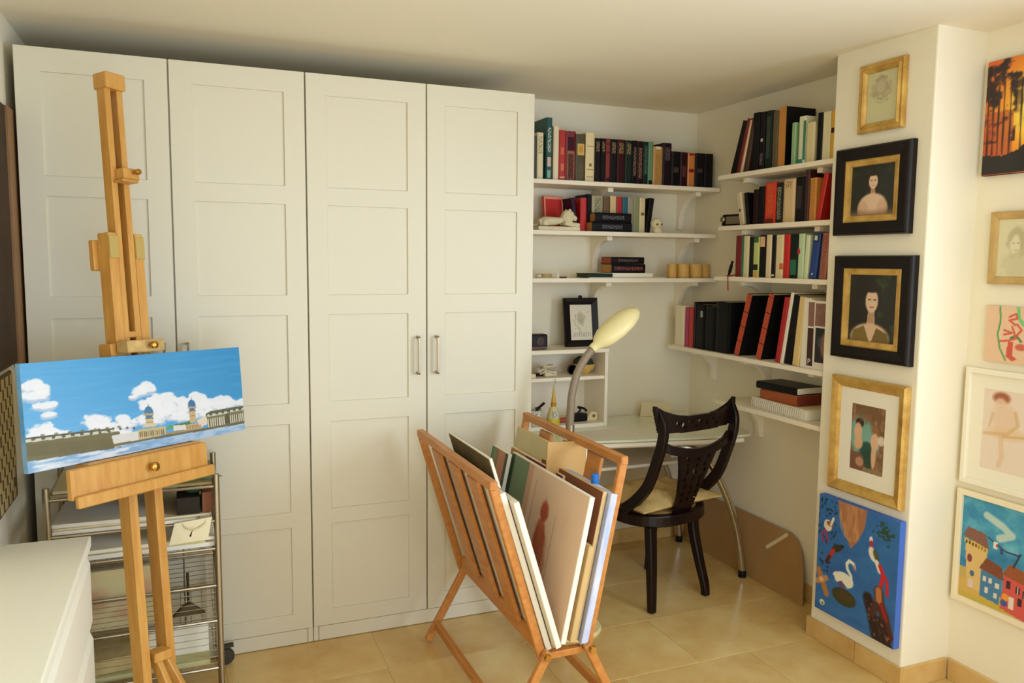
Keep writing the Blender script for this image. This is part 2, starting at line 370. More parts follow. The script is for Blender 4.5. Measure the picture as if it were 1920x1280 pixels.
# ------------------------------------------------------------------ books
def cover_mesh(w, h, d, t, r=0.0):
    """spine and two boards in one C-shaped shell; spine towards -y"""
    o = [(0,d), (0,r), (w*0.18,0), (w*0.82,0), (w,r), (w,d)]; i = [(w-t,d), (w-t,r+t*0.8), (w*0.8,t*1.2), (w*0.2,t*1.2), (t,r+t*0.8), (t,d)]
    ring_ = o + i; n = len(ring_); vs = [(x,y,z) for z in (0,h) for x,y in ring_]
    fs = [(k,(k+1) % n,n+(k+1) % n,n+k) for k in range(n)]
    for z in (0, n):
        for k in range(5):
            a, b, c2, d2 = k, k+1, n-2-k, n-1-k
            fs.append((z+a,z+b,z+c2,z+d2))
    return vs, fs
LABELS = {}
def book(label, loc, w, h, d, col, lean=0.0, rot=0.0, group=None, title=None, bands=None, pages=None, rough=0.45, soft=False, patch=None):
    """upright book: origin at the bottom corner it leans on, spine facing local -y"""
    t = thing('book', label, 'book', loc, (0, lean, rot), group)
    x0 = -w if lean > 0 else 0.0
    ct = 0.0016 if soft else min(0.003, w*0.16); ov = 0.0 if soft else 0.003
    vs, fs = cover_mesh(w, h, d, ct, 0.004)
    MB().add([(x+x0,y,z) for x,y,z in vs], fs).build('cover', plain(*col, rough), t)
    box('pages', x0+ct, x0+w-ct, 0.006, d-ov-0.0005, ov+0.0004, h-ov, pages or M_PAGES, t)
    for z0, z1, c in (bands or []): box('spine_band', x0+w*0.14, x0+w*0.86, -0.0008, 0.002, h*z0, h*z1, plain(*c, 0.5), t)
    if title:
        z0, z1, c, hor = title
        sx, sz = (240, 150) if not hor else (130, 260)
        pm = print_mat('t_%s_%s_%d' % (col, c, hor), S(*col), S(*c), sx, sz, 0.54)
        o = MB().box(-w*0.28, w*0.28, -0.0006, 0.002, -h*(z1-z0)/2, h*(z1-z0)/2).build('spine_title', pm, t); o.location = (x0+w/2, -0.0006, h*(z0+z1)/2)
    for (xa, xb, z0, z1, c) in (patch or []): box('spine_patch', x0+w*xa, x0+w*xb, -0.0012, 0.002, h*z0, h*z1, plain(*c, 0.5), t)
    return t
ORD = ['first','second','third','fourth','fifth','sixth','seventh','eighth','ninth','tenth','eleventh','twelfth','thirteenth','fourteenth','fifteenth','sixteenth','seventeenth','eighteenth','nineteenth','twentieth','twenty-first','twenty-second','twenty-third','twenty-fourth','twenty-fifth']
GOLDT = (176, 140, 74)
B1 = [ # x, width, height, colour, description, depth, extras
 (2.170, .016, .215, (60,54,30), 'narrow olive book', .17, {}),
 (2.191, .034, .233, (226,210,168), 'cream paperback', .14, dict(title=(.55,.92,(120,104,80),0), soft=True)),
 (2.240, .033, .310, (22,74,66), 'tall dark green book', .20, dict(title=(.45,.84,(225,228,214),0), patch=[(.2,.8,.22,.37,(206,176,160)), (.2,.75,.04,.16,(120,170,150))])),
 (2.281, .030, .270, (232,214,178), 'thin cream book', .19, dict(soft=True)),
 (2.313, .036, .253, (178,34,22), 'bright red book', .19, dict(patch=[(.25,.7,.2,.34,(206,110,70)), (.2,.7,.52,.66,(214,96,60))], bands=[(.05,.09,(216,150,110))])),
 (2.350, .056, .251, (116,20,30), 'dark red gold-ornamented book', .19, dict(patch=[(.14,.86,.04,.60,(150,92,60)), (.2,.8,.62,.88,(58,16,26))], title=(.05,.55,(196,150,96),0))),
 (2.408, .053, .240, (74,64,34), 'olive book with yellow label', .19, dict(bands=[(.56,.80,(214,172,84))], patch=[(.3,.7,.61,.75,(196,140,40))], title=(.08,.4,(104,88,48),0))),
 (2.464, .051, .251, (228,208,158), 'cream book with tan bands', .19, dict(bands=[(.25,.265,(150,120,70)), (.10,.115,(150,120,70)), (.72,.735,(150,120,70))], patch=[(.38,.66,.32,.38,(120,96,40))])),
 (2.517, .034, .226, (26,16,16), 'black hardback', .17, dict(title=(.7,.93,GOLDT,1))),
 (2.553, .027, .227, (20,14,16), 'narrow black hardback', .17, dict(title=(.7,.93,GOLDT,1))),
 (2.582, .025, .228, (128,38,34), 'brick red hardback', .17, dict(bands=[(.66,.70,(60,20,16)), (.86,.9,(60,20,16)), (.05,.12,(50,16,14))])),
 (2.609, .038, .227, (24,14,16), 'black hardback with gilt title', .17, dict(title=(.68,.93,GOLDT,1))),
 (2.649, .046, .228, (54,14,16), 'thick maroon hardback', .17, dict(title=(.68,.93,GOLDT,1))),
 (2.697, .042, .227, (26,40,30), 'dark green hardback', .17, dict(title=(.68,.93,GOLDT,1))),
 (2.741, .027, .228, (24,14,16), 'slim black hardback', .17, dict(title=(.2,.85,(150,116,90),0))),
 (2.770, .035, .227, (40,14,18), 'very dark red hardback', .17, dict(title=(.15,.85,(170,120,90),0))),
 (2.807, .030, .227, (20,44,36), 'bottle green hardback', .17, dict(title=(.25,.9,(90,130,100),0))),
 (2.838, .028, .228, (98,142,108), 'light green book', .17, dict(bands=[(.0,.12,(24,30,26))])),
 (2.868, .058, .206, (190,142,76), 'tan book with pale arched top', .18, dict(patch=[(.25,.75,.93,1.0,(226,212,180))], title=(.1,.8,(150,104,48),0))),
 (2.928, .054, .228, (34,16,20), 'wide blackish maroon book', .17, dict(title=(.6,.9,(120,96,110),0))),
 (2.984, .054, .187, (18,14,15), 'short black book', .14, dict(title=(.4,.55,(110,70,60),1))),
 (3.040, .046, .186, (48,14,18), 'short dark maroon book', .14, dict(title=(.3,.6,(130,60,60),0))),
 (3.088, .045, .186, (206,122,54), 'short orange book with red bands', .14, dict(bands=[(.44,.53,(120,24,20)), (.92,.98,(120,24,20))])),
 (3.135, .058, .187, (17,14,15), 'short thick black book', .14, dict(title=(.44,.55,(100,80,70),1))),
 (3.196, .056, .187, (15,12,13), 'short black book in the corner', .14, {}),
]
for i, (x, w, h, c, dsc, d, ex) in enumerate(B1):
    book('%s, %s from the wardrobe on the topmost back shelf' % (dsc, ORD[i]), (x, 0.40, BZ[0]), w, h, d, c, group='books on the topmost back shelf', **ex)
B2 = [
 (2.452, .036, .174, (190,26,22), 'bright red book', 0, {}),
 (2.490, .026, .194, (18,14,16), 'tall black book', 0, {}),
 (2.519, .064, .186, (168,156,116), 'grey-green book with black lettering', 0, dict(title=(.35,.95,(60,54,40),1))),
 (2.588, .034, .184, (104,76,40), 'brown book', 0, {}),
 (2.628, .036, .190, (216,184,130), 'tan paperback', 0, dict(soft=True)),
 (2.667, .033, .186, (176,24,34), 'crimson book', 0, {}),
 (2.703, .030, .187, (26,98,112), 'teal book', 0, {}),
 (2.735, .034, .186, (156,146,130), 'grey book', 0, {}),
 (2.771, .034, .187, (140,146,104), 'sage green book', 0, {}),
 (2.807, .035, .187, (222,204,160), 'cream book with brown mark', 0, dict(patch=[(.2,.8,.5,.58,(128,96,56))])),
]
for i, (x, w, h, c, dsc, ln, ex) in enumerate(B2):
    book('%s, %s from the red notebook on the middle back shelf' % (dsc, ORD[i]), (x, 0.425, BZ[1]), w, h, .14, c, group='books on the middle back shelf', **ex)
book('black book leaning at the end of the row beside the small skull', (2.846, 0.425, BZ[1]+0.002), .028, .185, .14, (22,18,22), lean=0.13, group='books on the middle back shelf').location.x = 2.874
book('dark purple book leaning beside the red one, behind the lion', (2.450, 0.43, BZ[1]+0.001), .022, .172, .13, (52,22,44), lean=-0.16, group='books on the middle back shelf').location = (2.424, 0.43, BZ[1]+0.001)
nb = thing('notebook', 'red notebook with pale pink border standing behind the white lion', 'notebook', (2.285, 0.50, BZ[1]), (-0.12, 0, 0.12))
box('cover', 0, .120, 0, .016, 0, .186, plain(196,36,28), nb, 0.002); ring('border', .002, .118, .002, .184, .010, .110, .012, .170, -.0012, .002, plain(236,150,120), nb)
def lying(label, loc, L, D, H, col, rotz=0.0, pages=None, group=None, spine='y', title=None, arch=0.0, cat='book', name='book', ink=(120,112,104)):
    """book lying flat, spine along local -y, ends showing the page block"""
    t = thing(name, label, cat, loc, (0,0,rotz), group); ct = 0.003
    vs, fs = cover_mesh(H, L, D, ct, 0.004)
    MB().add([(z-L/2, y, x) for x, y, z in vs], fs).build('cover', plain(*col, 0.4), t)
    box('pages', -L/2+0.003, L/2-0.003, 0.006, D-0.004, ct, H-ct, pages or M_PAGES, t)
    if title:
        o = MB().box(-L*title/2, L*title/2, -0.0008, 0.002, -H*0.2, H*0.2).build('spine_title', print_mat('lt_%s_%s' % (col, ink), S(*col), S(*ink), 150, 230, 0.58), t); o.location = (0.0, -0.0006, H/2)
    return t
lying('thick black book lying under another in front of the upright row', (2.605, 0.36, BZ[1]), .235, .10, .050, (16,14,18), pages=M_TANPAGES, title=.5)
lying('thick black book lying on top of another in front of the upright row', (2.612, 0.362, BZ[1]+.050), .215, .10, .047, (17,13,15), pages=M_TANPAGES, title=.6)
# right wall: y of the left edge, width, height, colour, description, lean
def rbook(tab, z, X, shelf, grp, depth=0.15):
    for i, (y, w, h, c, dsc, ln, ex) in enumerate(tab):
        yy = y - (w if ln > 0 else 0)
        ex = dict(ex); d = ex.pop('d', depth); xo = ex.pop('xo', 0.0)
        book('%s, %s from the corner on the %s' % (dsc, ORD[i], shelf), (X+xo, yy, z), w, h, d, c, lean=ln, rot=-math.pi/2, group=grp, **ex)
R1 = [
 (.052, .040, .262, (22,16,14), 'leaning black book', .33, {}), (.006, .028, .268, (120,20,24), 'leaning dark red book', .28, {}),
 (-.026, .015, .258, (224,190,146), 'leaning thin cream book', .26, dict(soft=True)), (-.050, .032, .262, (70,42,24), 'leaning brown book', .21, {}),
 (-.112, .050, .280, (20,17,17), 'upright black book', 0, {}), (-.166, .036, .276, (24,16,20), 'black book with small white mark', 0, dict(patch=[(.3,.7,.5,.55,(200,196,190))], title=(.1,.3,(130,120,120),0))),
 (-.206, .046, .274, (28,38,30), 'blackish green book', 0, dict(title=(.2,.9,(60,84,66),0))), (-.256, .038, .266, (96,80,56), 'grey-brown book', 0, {}),
 (-.302, .043, .276, (18,15,15), 'tallest book, tan spined with black cover', 0, dict(d=.17, patch=[(0,1,0,1,(200,132,60))])),
 (-.385, .026, .193, (142,178,130), 'pale green thin book', 0, {}), (-.430, .044, .213, (222,218,184), 'white and green book', 0, dict(patch=[(.72,1.0,.1,.9,(50,130,100)), (.1,.7,.02,.12,(30,140,130))])),
 (-.478, .052, .178, (222,204,156), 'short cream book', 0, dict(soft=True)), (-.544, .029, .211, (20,18,18), 'slim black book', 0, {}),
 (-.576, .045, .208, (228,216,180), 'off-white book', 0, dict(soft=True)), (-.624, .038, .208, (224,168,40), 'yellow book with dark label', 0, dict(bands=[(.55,.65,(50,30,20))])),
]
rbook(R1, RZ[0], 3.10, 'topmost right shelf', 'books on the topmost right shelf')
R2 = [
 (-.040, .038, .162, (214,196,158), 'backward leaning cream book', -.24, dict(soft=True, patch=[(.35,.6,.42,.5,(70,50,40))])), (-.092, .020, .160, (22,16,16), 'backward leaning black book', -.17, {}),
 (-.135, .036, .170, (40,16,16), 'blackish red book', 0, {}), (-.174, .042, .180, (18,15,17), 'plain black book', 0, {}),
 (-.220, .076, .194, (206,56,28), 'wide red and orange book', 0, dict(title=(.2,.95,(230,110,60),0), bands=[(.0,.13,(110,16,16))])),
 (-.299, .046, .186, (36,34,28), 'black book with grey pattern', 0, dict(title=(.1,.9,(170,168,140),0))), (-.347, .076, .198, (220,188,140), 'wide cream book', 0, dict(soft=True, title=(.8,.95,(110,50,40),1))),
 (-.426, .055, .202, (22,18,22), 'black book with small label', 0, dict(title=(.3,.8,(70,56,60),0))), (-.484, .028, .226, (66,26,20), 'dark brown book', 0, {}),
 (-.515, .040, .190, (206,138,58), 'tan orange book', 0, dict(title=(.05,.95,(176,104,36),0))),
 (-.556, .026, .204, (196,36,26), 'slanting red book', .20, {}), (-.640, .034, .212, (36,22,18), 'dark brown book by the column', 0, {}),
]
rbook(R2, RZ[1], 3.10, 'second right shelf', 'books on the second right shelf')
R3 = [
 (-.015, .048, .204, (120,18,24), 'dark red book with ribbon', 0, {}), (-.067, .052, .200, (222,210,166), 'cream and green book', 0, dict(patch=[(.0,.3,.0,1.0,(50,120,84))], soft=True)),
 (-.121, .028, .196, (20,20,20), 'narrow black book', 0, {}), (-.151, .043, .194, (196,204,120), 'lime green book', 0, dict(bands=[(.86,1.0,(40,100,46)), (.18,.32,(40,40,30)), (0,.14,(214,176,90))])),
 (-.196, .045, .202, (22,16,18), 'black book with pink top', 0, dict(bands=[(.72,.96,(232,180,140))])), (-.243, .038, .202, (230,206,164), 'pale cream book', 0, dict(soft=True)),
 (-.283, .026, .200, (20,17,19), 'thin black book', 0, dict(bands=[(.04,.08,(220,216,200))])), (-.311, .051, .200, (228,208,160), 'broad cream book', 0, dict(soft=True, patch=[(.6,1.0,.2,.34,(214,110,50))])),
 (-.364, .040, .200, (200,26,24), 'bright red book', 0, {}), (-.407, .048, .201, (20,34,28), 'black and green book', 0, dict(patch=[(.15,.9,.08,.42,(30,108,74))])),
 (-.459, .038, .201, (196,214,172), 'mint green book', 0, dict(soft=True, patch=[(.0,.4,.55,.66,(200,40,30))])), (-.499, .024, .193, (218,222,180), 'slim pale mint book', .04, dict(soft=True)),
 (-.530, .044, .198, (28,62,132), 'slanting blue book', .10, dict(bands=[(.82,.97,(30,44,60))], patch=[(.3,.7,.85,.95,(210,214,206)), (.42,.58,.08,.12,(220,220,220))])), (-.590, .042, .198, (176,104,82), 'slanting brown and pink book', .08, dict(title=(.05,.95,(110,56,44),0))),
]
rbook(R3, RZ[2], 3.10, 'third right shelf', 'books on the third right shelf')
rib = MB().sweep(bez([(3.104,-.036,RZ[2]+.02),(3.078,-.036,RZ[2]+.006),(3.047,-.036,RZ[2]+.002),(3.044,-.037,RZ[2]-.02),(3.045,-.040,RZ[2]-.07)], 5), RECT(.006,.0012), up=(0,1,0)).build('bookmark_ribbon', plain(150,40,34))
tag(rib, 'red ribbon hanging over the front edge of the third right shelf', 'ribbon')
R4 = [
 (.474, .094, .223, (230,216,184), 'white box file', 0, {}), (.376, .034, .215, (168,52,92), 'pinkish purple folder', 0, dict(d=.14)), (.338, .038, .217, (184,50,42), 'red folder', 0, dict(d=.14)),
 (.294, .014, .250, (40,18,18), 'thin dark folder', 0, dict(d=.16)), (.276, .080, .238, (16,14,15), 'black album with small grey mark', 0, dict(patch=[(.55,.8,.72,.86,(150,150,150))])), (.190, .085, .236, (14,13,14), 'plain black album', 0, {}),
 (.100, .118, .262, (13,12,13), 'wide black album', 0, {}),
 (-.060, .034, .315, (14,12,13), 'black album with orange spine, left one', .28, dict(patch=[(0,1,z,z+.228,(186,70,36)) for z in (0,.24,.48,.72)]+[(0,1,.955,1,(186,70,36))], d=.19)),
 (-.225, .034, .322, (14,12,13), 'black album with orange spine, right one', .25, dict(patch=[(0,1,z,z+.228,(186,70,36)) for z in (0,.24,.48,.72)]+[(0,1,.955,1,(186,70,36))], d=.19)),
 (-.357, .034, .306, (172,20,22), 'slanting red book', .16, {}), (-.393, .020, .332, (232,218,196), 'slanting white ring binder edge', .165, dict(soft=True, d=.19)), (-.417, .046, .318, (18,15,17), 'slanting black book', .155, {}),
 (-.472, .044, .312, (222,190,126), 'cream and yellow booklet', .10, dict(soft=True)), (-.520, .044, .308, (234,224,206), 'bundle of white magazines', .04, dict(soft=True)),
]
rbook(R4, RZ[3], 3.08, 'long right shelf', 'albums on the long right shelf', 0.18)
# magazine with a brown cover strip, the last on the shelf
mg = thing('magazine', 'white magazine with brown cover strip and dark photograph beside the column', 'magazine', (3.075, -.566, RZ[3]), (0, 0, -math.pi/2))
box('cover', 0, .044, 0, .20, 0, .302, plain(232,222,206,0.35), mg, 0.001)
box('spine_strip', .006, .040, -.001, .003, .012, .178, plain(62,28,26,0.35), mg); box('photo_strip', .006, .040, -.001, .003, .186, .292, plain(142,100,86,0.35), mg)
def letter(parent, ch, size, m, loc):
    c = bpy.data.curves.new('spine_letter', 'FONT'); c.body = ch; c.size = size; c.extrude = 0.0004; o = bpy.data.objects.new('spine_letter', c); COL.objects.link(o)
    bpy.context.view_layer.update(); me = bpy.data.meshes.new_from_object(o.evaluated_get(bpy.context.evaluated_depsgraph_get())); bpy.data.objects.remove(o)
    o = bpy.data.objects.new('spine_letter', me); COL.objects.link(o); me.materials.clear(); me.materials.append(m); o.parent = parent; o.location = loc; o.rotation_euler = (math.pi/2, 0, 0)
letter(mg, 'P', 0.034, plain(230,222,206,0.4), (.012, -.0016, .020))
mg2 = thing('magazine', 'magazine with a dark photograph on its cover, half hidden by the column', 'magazine', (3.066, -.616, RZ[3]), (0, 0, -math.pi/2))
box('cover', 0, .085, 0, .02, 0, .300, plain(226,216,200,0.35), mg2, 0.001)
A = Art(40, 60, (24,22,26), 0.7); A.ell(.75, .5, .3, .35, (170,110,80), .8, .5); A.ell(.4, .4, .2, .15, (70,80,90), .7, .5); A.mesh('photo', .070, .150, PRINT, mg2, -.0006, .047, .108)
A = Art(30, 40, (150,112,96), 1.0); A.mix(A.noise(4, 4, 3), (110,70,60)); A.mesh('photo', .076, .098, PRINT, mg2, -.0006, .045, .240)

# ------------------------------------------------------------------ small things on the shelves
lion = thing('lion_statuette', 'cream plaster lion lying on the middle back shelf', 'statuette', (2.30, 0.385, BZ[1]))
box('base', -.116, .118, -.03, .045, 0, .020, M_PLASTER, lion, 0.004)
lb = MB().sweep(bez([(-.100,.008,.036),(-.07,.008,.046),(-.03,.006,.047),(.01,.004,.050),(.04,.002,.058),(.06,0,.062)], 6), [(.021*math.cos(a), .026*math.sin(a)) for a in [2*math.pi*i/14 for i in range(14)]], up=(0,1,0),
    scale=[.62+.45*math.sin(math.pi*min(1, (i+4)/26)) for i in range(31)])
lb.build('body', M_PLASTER, lion, smooth=True)
mn = MB(); mr_ = random.Random(4); mn.lathe([(0,-.036),(.020,-.034),(.030,-.026),(.038,-.016),(.036,-.008),(.043,0),(.040,.008),(.036,.016),(.026,.024),(.016,.028),(0,.030)], 22, axis='x')
mn.v = [(x, y*mr_.uniform(.74,.92), z*mr_.uniform(.92,1.08)) for x, y, z in mn.v]
mn.build('mane', mat('mane_plaster', S(224,208,170), .85, bump=1.0, bscale=160), lion, loc=(.058,-.002,.066), rot=(0,.35,0))
MB().sweep(bez([(.070,-.004,.070),(.088,-.006,.066),(.104,-.007,.058)], 4), [(.015*math.cos(a), .017*math.sin(a)) for a in [2*math.pi*i/12 for i in range(12)]], up=(0,1,0), scale=[1.15,1.15,1.1,1.05,1,.95,.9,.8,.6]).build('muzzle', M_PLASTER, lion, smooth=True)
for yy in (-.024, .022): MB().lathe([(0,.010),(.006,.006),(.008,0),(.004,-.006),(0,-.007)], 8).build('ear', M_PLASTER, lion, smooth=True, loc=(.058,yy,.101))
MB().lathe([(0,.022),(.014,.018),(.022,.004),(.020,-.010),(0,-.014)], 12).build('haunch', M_PLASTER, lion, smooth=True, loc=(-.072,-.012,.036))
for yy in (-.022, .022): MB().tube(bez([(.03,yy,.040),(.07,yy,.032),(.112,yy,.028)], 5), .012, 8).build('paw', M_PLASTER, lion, smooth=True)
MB().tube(bez([(-.10,.02,.03),(-.112,.034,.026),(-.08,.042,.026)], 4), .005, 6).build('tail', M_PLASTER, lion, smooth=True)

sk = thing('skull_figurine', 'small cream skull figurine at the end of the middle back shelf', 'figurine', (2.895, 0.395, BZ[1]))
MB().lathe([(0,.082),(.016,.080),(.029,.070),(.034,.054),(.032,.040),(.024,.028),(.02,.02)], 16).build('cranium', M_PLASTER, sk, smooth=True)
MB().sweep(bez([(-.018,0,.026),(-.016,-.018,.016),(0,-.024,.012),(.016,-.018,.016),(.018,0,.026)], 4), RECT(.012,.024)).build('jaw', M_PLASTER, sk, smooth=True)
for sx in (-.012, .012): MB().lathe([(0,-.004),(.007,-.002),(.007,.004),(0,.005)], 10, axis='y').build('eye_socket', plain(120,98,60,.9), sk, loc=(sx,-.0285,.046))
MB().lathe([(.022,.0),(.024,.004),(.020,.016),(.014,.022)], 12).build('neck', M_PLASTER, sk, smooth=True)

for i, (x, lab) in enumerate(zip([3.0245, 3.0945, 3.176, 3.243], ['leftmost', 'second from the left', 'third from the left', 'rightmost'])):
    c = thing('candle_holder', 'tan parchment tealight cup on the lowest back shelf, %s of four' % lab, 'candle holder', (x, 0.43 if i != 3 else .44, BZ[2]), group='tan tealight cups')
    r = [.026, .035, .037, .028][i]
    MB().lathe([(r*.92,0),(r,.004),(r*.98,.04),(r,.076),(r*.93,.078),(r*.90,.074),(r*.9,.03),(0,.03)], 20).build('cup', mat('parchment', S(222,174,92), .6, var=.2, scale=20), c, smooth=True)
    MB().lathe([(r*.87,.031),(r*.87,.055),(0,.056)], 16).build('wax', plain(236,210,150,.5), c, smooth=True)

MB_ = MB().tube([(0.030*math.cos(a)*(1+.08*math.sin(3*a)), 0.022*math.sin(a), .007+.006*(1+math.sin(2.3*a))) for a in [2*math.pi*3*i/48 for i in range(48)]], .0035, 6)
tag(MB_.build('cord_coil', plain(186,160,104,.7), loc=(2.250,.40,BZ[2]), smooth=True), 'coil of tan cord at the left end of the lowest back shelf', 'cord')
tag(MB().lathe([(.010,0),(.016,.003),(.018,.014),(.010,.022),(0,.024)], 12).build('pebble', M_PLASTER, loc=(2.212,.41,BZ[2]), smooth=True), 'small cream pebble beside the coil of cord', 'pebble')
st = thing('glue_stick', 'small white tube standing on the lowest back shelf', 'tube', (2.313,.40,BZ[2])); MB().lathe([(.006,0),(.0065,.018),(0,.0185)], 10).build('barrel', plain(236,228,210), st, smooth=True); MB().lathe([(.0068,.0178),(.0068,.027),(0,.0275)], 10).build('cap', plain(224,214,190), st, smooth=True)
pn = thing('pocket_knife', 'thin dark penknife lying beside the white tube', 'knife', (2.352,.40,BZ[2])); MB().box(-.026,.012,-.005,.005,0,.007).build('handle', plain(64,52,34), pn, .002); MB().box(.0121,.030,-.003,.003,.002,.004).build('blade', M_STEEL, pn)
# papers and books lying on the lowest back shelf
tag(MB().box(-.23,.23,0,.17,0,.004).build('paper_sheet', M_PAPER, loc=(2.710,.368,BZ[2]), bevel=.0005), 'large white sheet spread on the lowest back shelf', 'paper')
tag(MB().box(-.155,.155,0,.15,0,.022).build('sketch_pad', M_PAPER, loc=(2.72,.385,BZ[2]+.0045), bevel=.002), 'thick white sketch pad under the dark books on the lowest back shelf', 'sketch pad')
lying('dark green book lying at the left of the sketch pad', (2.545,.372,BZ[2]+.0045), .150, .13, .020, (26,44,26), pages=plain(60,66,36,.8))
lying('black and red paperback lying on the sketch pad', (2.725,.388,BZ[2]+.027), .205, .12, .048, (20,12,14), pages=M_TANPAGES, title=.85, ink=(190,70,54))
up = lying('curved black paperback lying topmost on the lowest back shelf', (2.722,.392,BZ[2]+.0755), .200, .12, .036, (22,12,12), pages=plain(168,74,36,.8), title=.6, ink=(120,100,96))
# right shelves: dark box, bird figure
bx_ = thing('camera_case', 'dark case with grey panel lying at the corner end of the second right shelf', 'case', (3.14, .045, RZ[1]), (0,0,-math.pi/2+.12))
MB().box(-.065,.075,-.035,.05,0,.062).build('body', plain(22,17,16,.35), bx_, .010, 2); MB().box(-.030,.072,-.038,-.0345,.012,.05).build('panel', plain(120,104,78,.4), bx_, .002); MB().lathe([(.012,-.012),(.016,-.008),(.016,.0),(.0,.0)], 12, axis='y').build('lens', M_STEEL, bx_, loc=(-.05,-.034,.036), smooth=True)
bd = thing('bird_figurine', 'tiny dark bird figurine at the corner end of the third right shelf', 'figurine', (3.15,.085,RZ[2]))
MB().sweep(bez([(0,.012,.006),(0,.004,.024),(0,-.006,.052),(0,-.012,.068)], 5), [(.008*math.cos(a), .010*math.sin(a)) for a in [math.pi*i/5 for i in range(10)]], scale=[.25+.75*math.sin(math.pi*(i+2)/19) for i in range(16)]).build('body', plain(44,26,26,.4), bd, smooth=True)
MB().lathe([(0,.009),(.006,.006),(.0075,0),(.005,-.006),(0,-.008)], 10).build('head', plain(44,26,26,.4), bd, smooth=True, loc=(0,-.014,.071)); MB().lathe([(.014,0),(.013,.004),(.006,.006),(.004,.012)], 12).build('stand', plain(34,22,20), bd, smooth=True, loc=(0,.008,0))
# stack on the lowest right shelf
Z5 = RZ[4]
def rl(label, y0, y1, x0, d, z, h, col, pages=None, name='book', rz=0.0, title=None, cat='book'):
    return lying(label, (x0, (y0+y1)/2, z), y0-y1, d, h, col, rotz=-math.pi/2+rz, pages=pages, name=name, title=title, cat=cat)
sp = thing('spiral_album', 'white spiral-bound album at the bottom of the stack on the lowest right shelf', 'album', (3.075, -.39, Z5), (0,0,-math.pi/2-.05))
MB().box(-.19,.19,.012,.19,.002,.048).build('pages', M_PAPER, sp, .001); MB().box(-.195,.195,.006,.195,.0482,.051).build('cover', M_CREAMP, sp); MB().box(-.195,.195,.006,.195,0,.0018).build('back_cover', M_CREAMP, sp)
for i in range(26):
    MB().tube([(0, .008+.013*math.cos(a), .0255+.027*math.sin(a)) for a in [2*math.pi*k/10 for k in range(10)]], .0022, 5, closed=True, up=(1,0,0)).build('ring', plain(214,206,190,.3), sp, loc=(-.18+i*.0144,0,0))
rl('orange brown book in the middle of the stack on the lowest right shelf', -.255, -.505, 3.09, .15, Z5+.0515, .050, (156,78,34), plain(120,40,24,.7))
rl('black sketchbook with white pages on top of the stack on the lowest right shelf', -.24, -.50, 3.085, .16, Z5+.102, .034, (16,14,15), M_PAPER, name='sketchbook', rz=.06, cat='sketchbook')

# ------------------------------------------------------------------ desk with glass top
desk = thing('desk', 'white desk with glass top and bent chrome legs in the alcove', 'desk', (0,0,0))
top = [(2.035,.12), (2.19,.085), (2.55,.012), (2.86,-.045), (3.06,-.072), (3.17,-.078), (3.205,-.06), (3.22,-.02), (3.22,.57), (2.035,.57)]
M_GLASST = mat('painted_glass', S(226,226,200), .06, spec=.6)
MB().prism(top, lambda a, b: (a,b,.742), lambda a, b: (a,b,.754)).build('glass_top', M_GLASST, desk, .002)
fr = [(2.035,.128), (2.19,.094), (2.55,.022), (2.86,-.035), (3.06,-.060), (3.13,-.066), (3.14,.56), (2.035,.56)]
MB().prism(fr, lambda a, b: (a,b,.722), lambda a, b: (a,b,.741)).build('underframe', M_SHELF, desk, .003)
MB().tube(bez([(2.035,.118,.728),(2.19,.084,.728),(2.55,.010,.728),(2.86,-.047,.728),(3.06,-.073,.728),(3.14,-.078,.728)], 4), .0125, 10).build('front_rail', M_SHELF, desk, smooth=True)
box('keyboard_tray', 2.10, 2.93, .13, .48, .575, .592, M_SHELF, desk, .003)
for xx in (2.12, 2.91): box('tray_hanger', xx-.01, xx+.01, .20, .44, .592, .7215, M_SHELF, desk)
for pts in ([(2.80,-.0,.715),(2.93,-.05,.655),(3.05,-.07,.46),(3.13,-.07,.25),(3.175,-.07,.035)], [(2.85,.47,.715),(2.96,.49,.645),(3.07,.50,.44),(3.135,.50,.24),(3.173,.502,.035)],
            [(2.36,.12,.715),(2.26,.12,.64),(2.16,.12,.44),(2.10,.12,.24),(2.062,.12,.035)], [(2.36,.48,.715),(2.26,.48,.64),(2.16,.48,.44),(2.10,.48,.24),(2.062,.48,.035)]):
    lg = MB().tube(bez(pts, 7), .019, 12).build('leg', M_CHROME, desk, smooth=True)
    MB().lathe([(.021,.0),(.021,.008),(.017,.012),(.021,.016),(.020,.036)], 14, c=(pts[-1][0], pts[-1][1], 0)).build('foot', plain(24,22,20,.4), lg, smooth=True)
# white paper and leaning card on the desk
cdm = thing('folded_card', 'cream folded card standing at the back of the desk behind the chair', 'card', (2.985,.50,.755), (0,0,-.2)); MB().prism([(-.09,0),(.09,0),(.09,.075),(-.09,.085)], lambda a, b: (a,-.02-b*.25+.02,b), lambda a, b: (a,-.0185-b*.25+.02,b)).build('front_leaf', M_CREAMP, cdm); MB().prism([(-.09,0),(.09,0),(.09,.075),(-.09,.085)], lambda a, b: (a,.03-b*.6,b), lambda a, b: (a,.0315-b*.6,b)).build('back_leaf', M_CREAMP, cdm)
tag(MB().box(-.15,.15,-.10,.10,0,.001).build('paper_sheet', M_PAPER, loc=(2.50,.17,.7545)), 'white sheet lying on the glass desk top in front of the small shelf unit', 'paper')

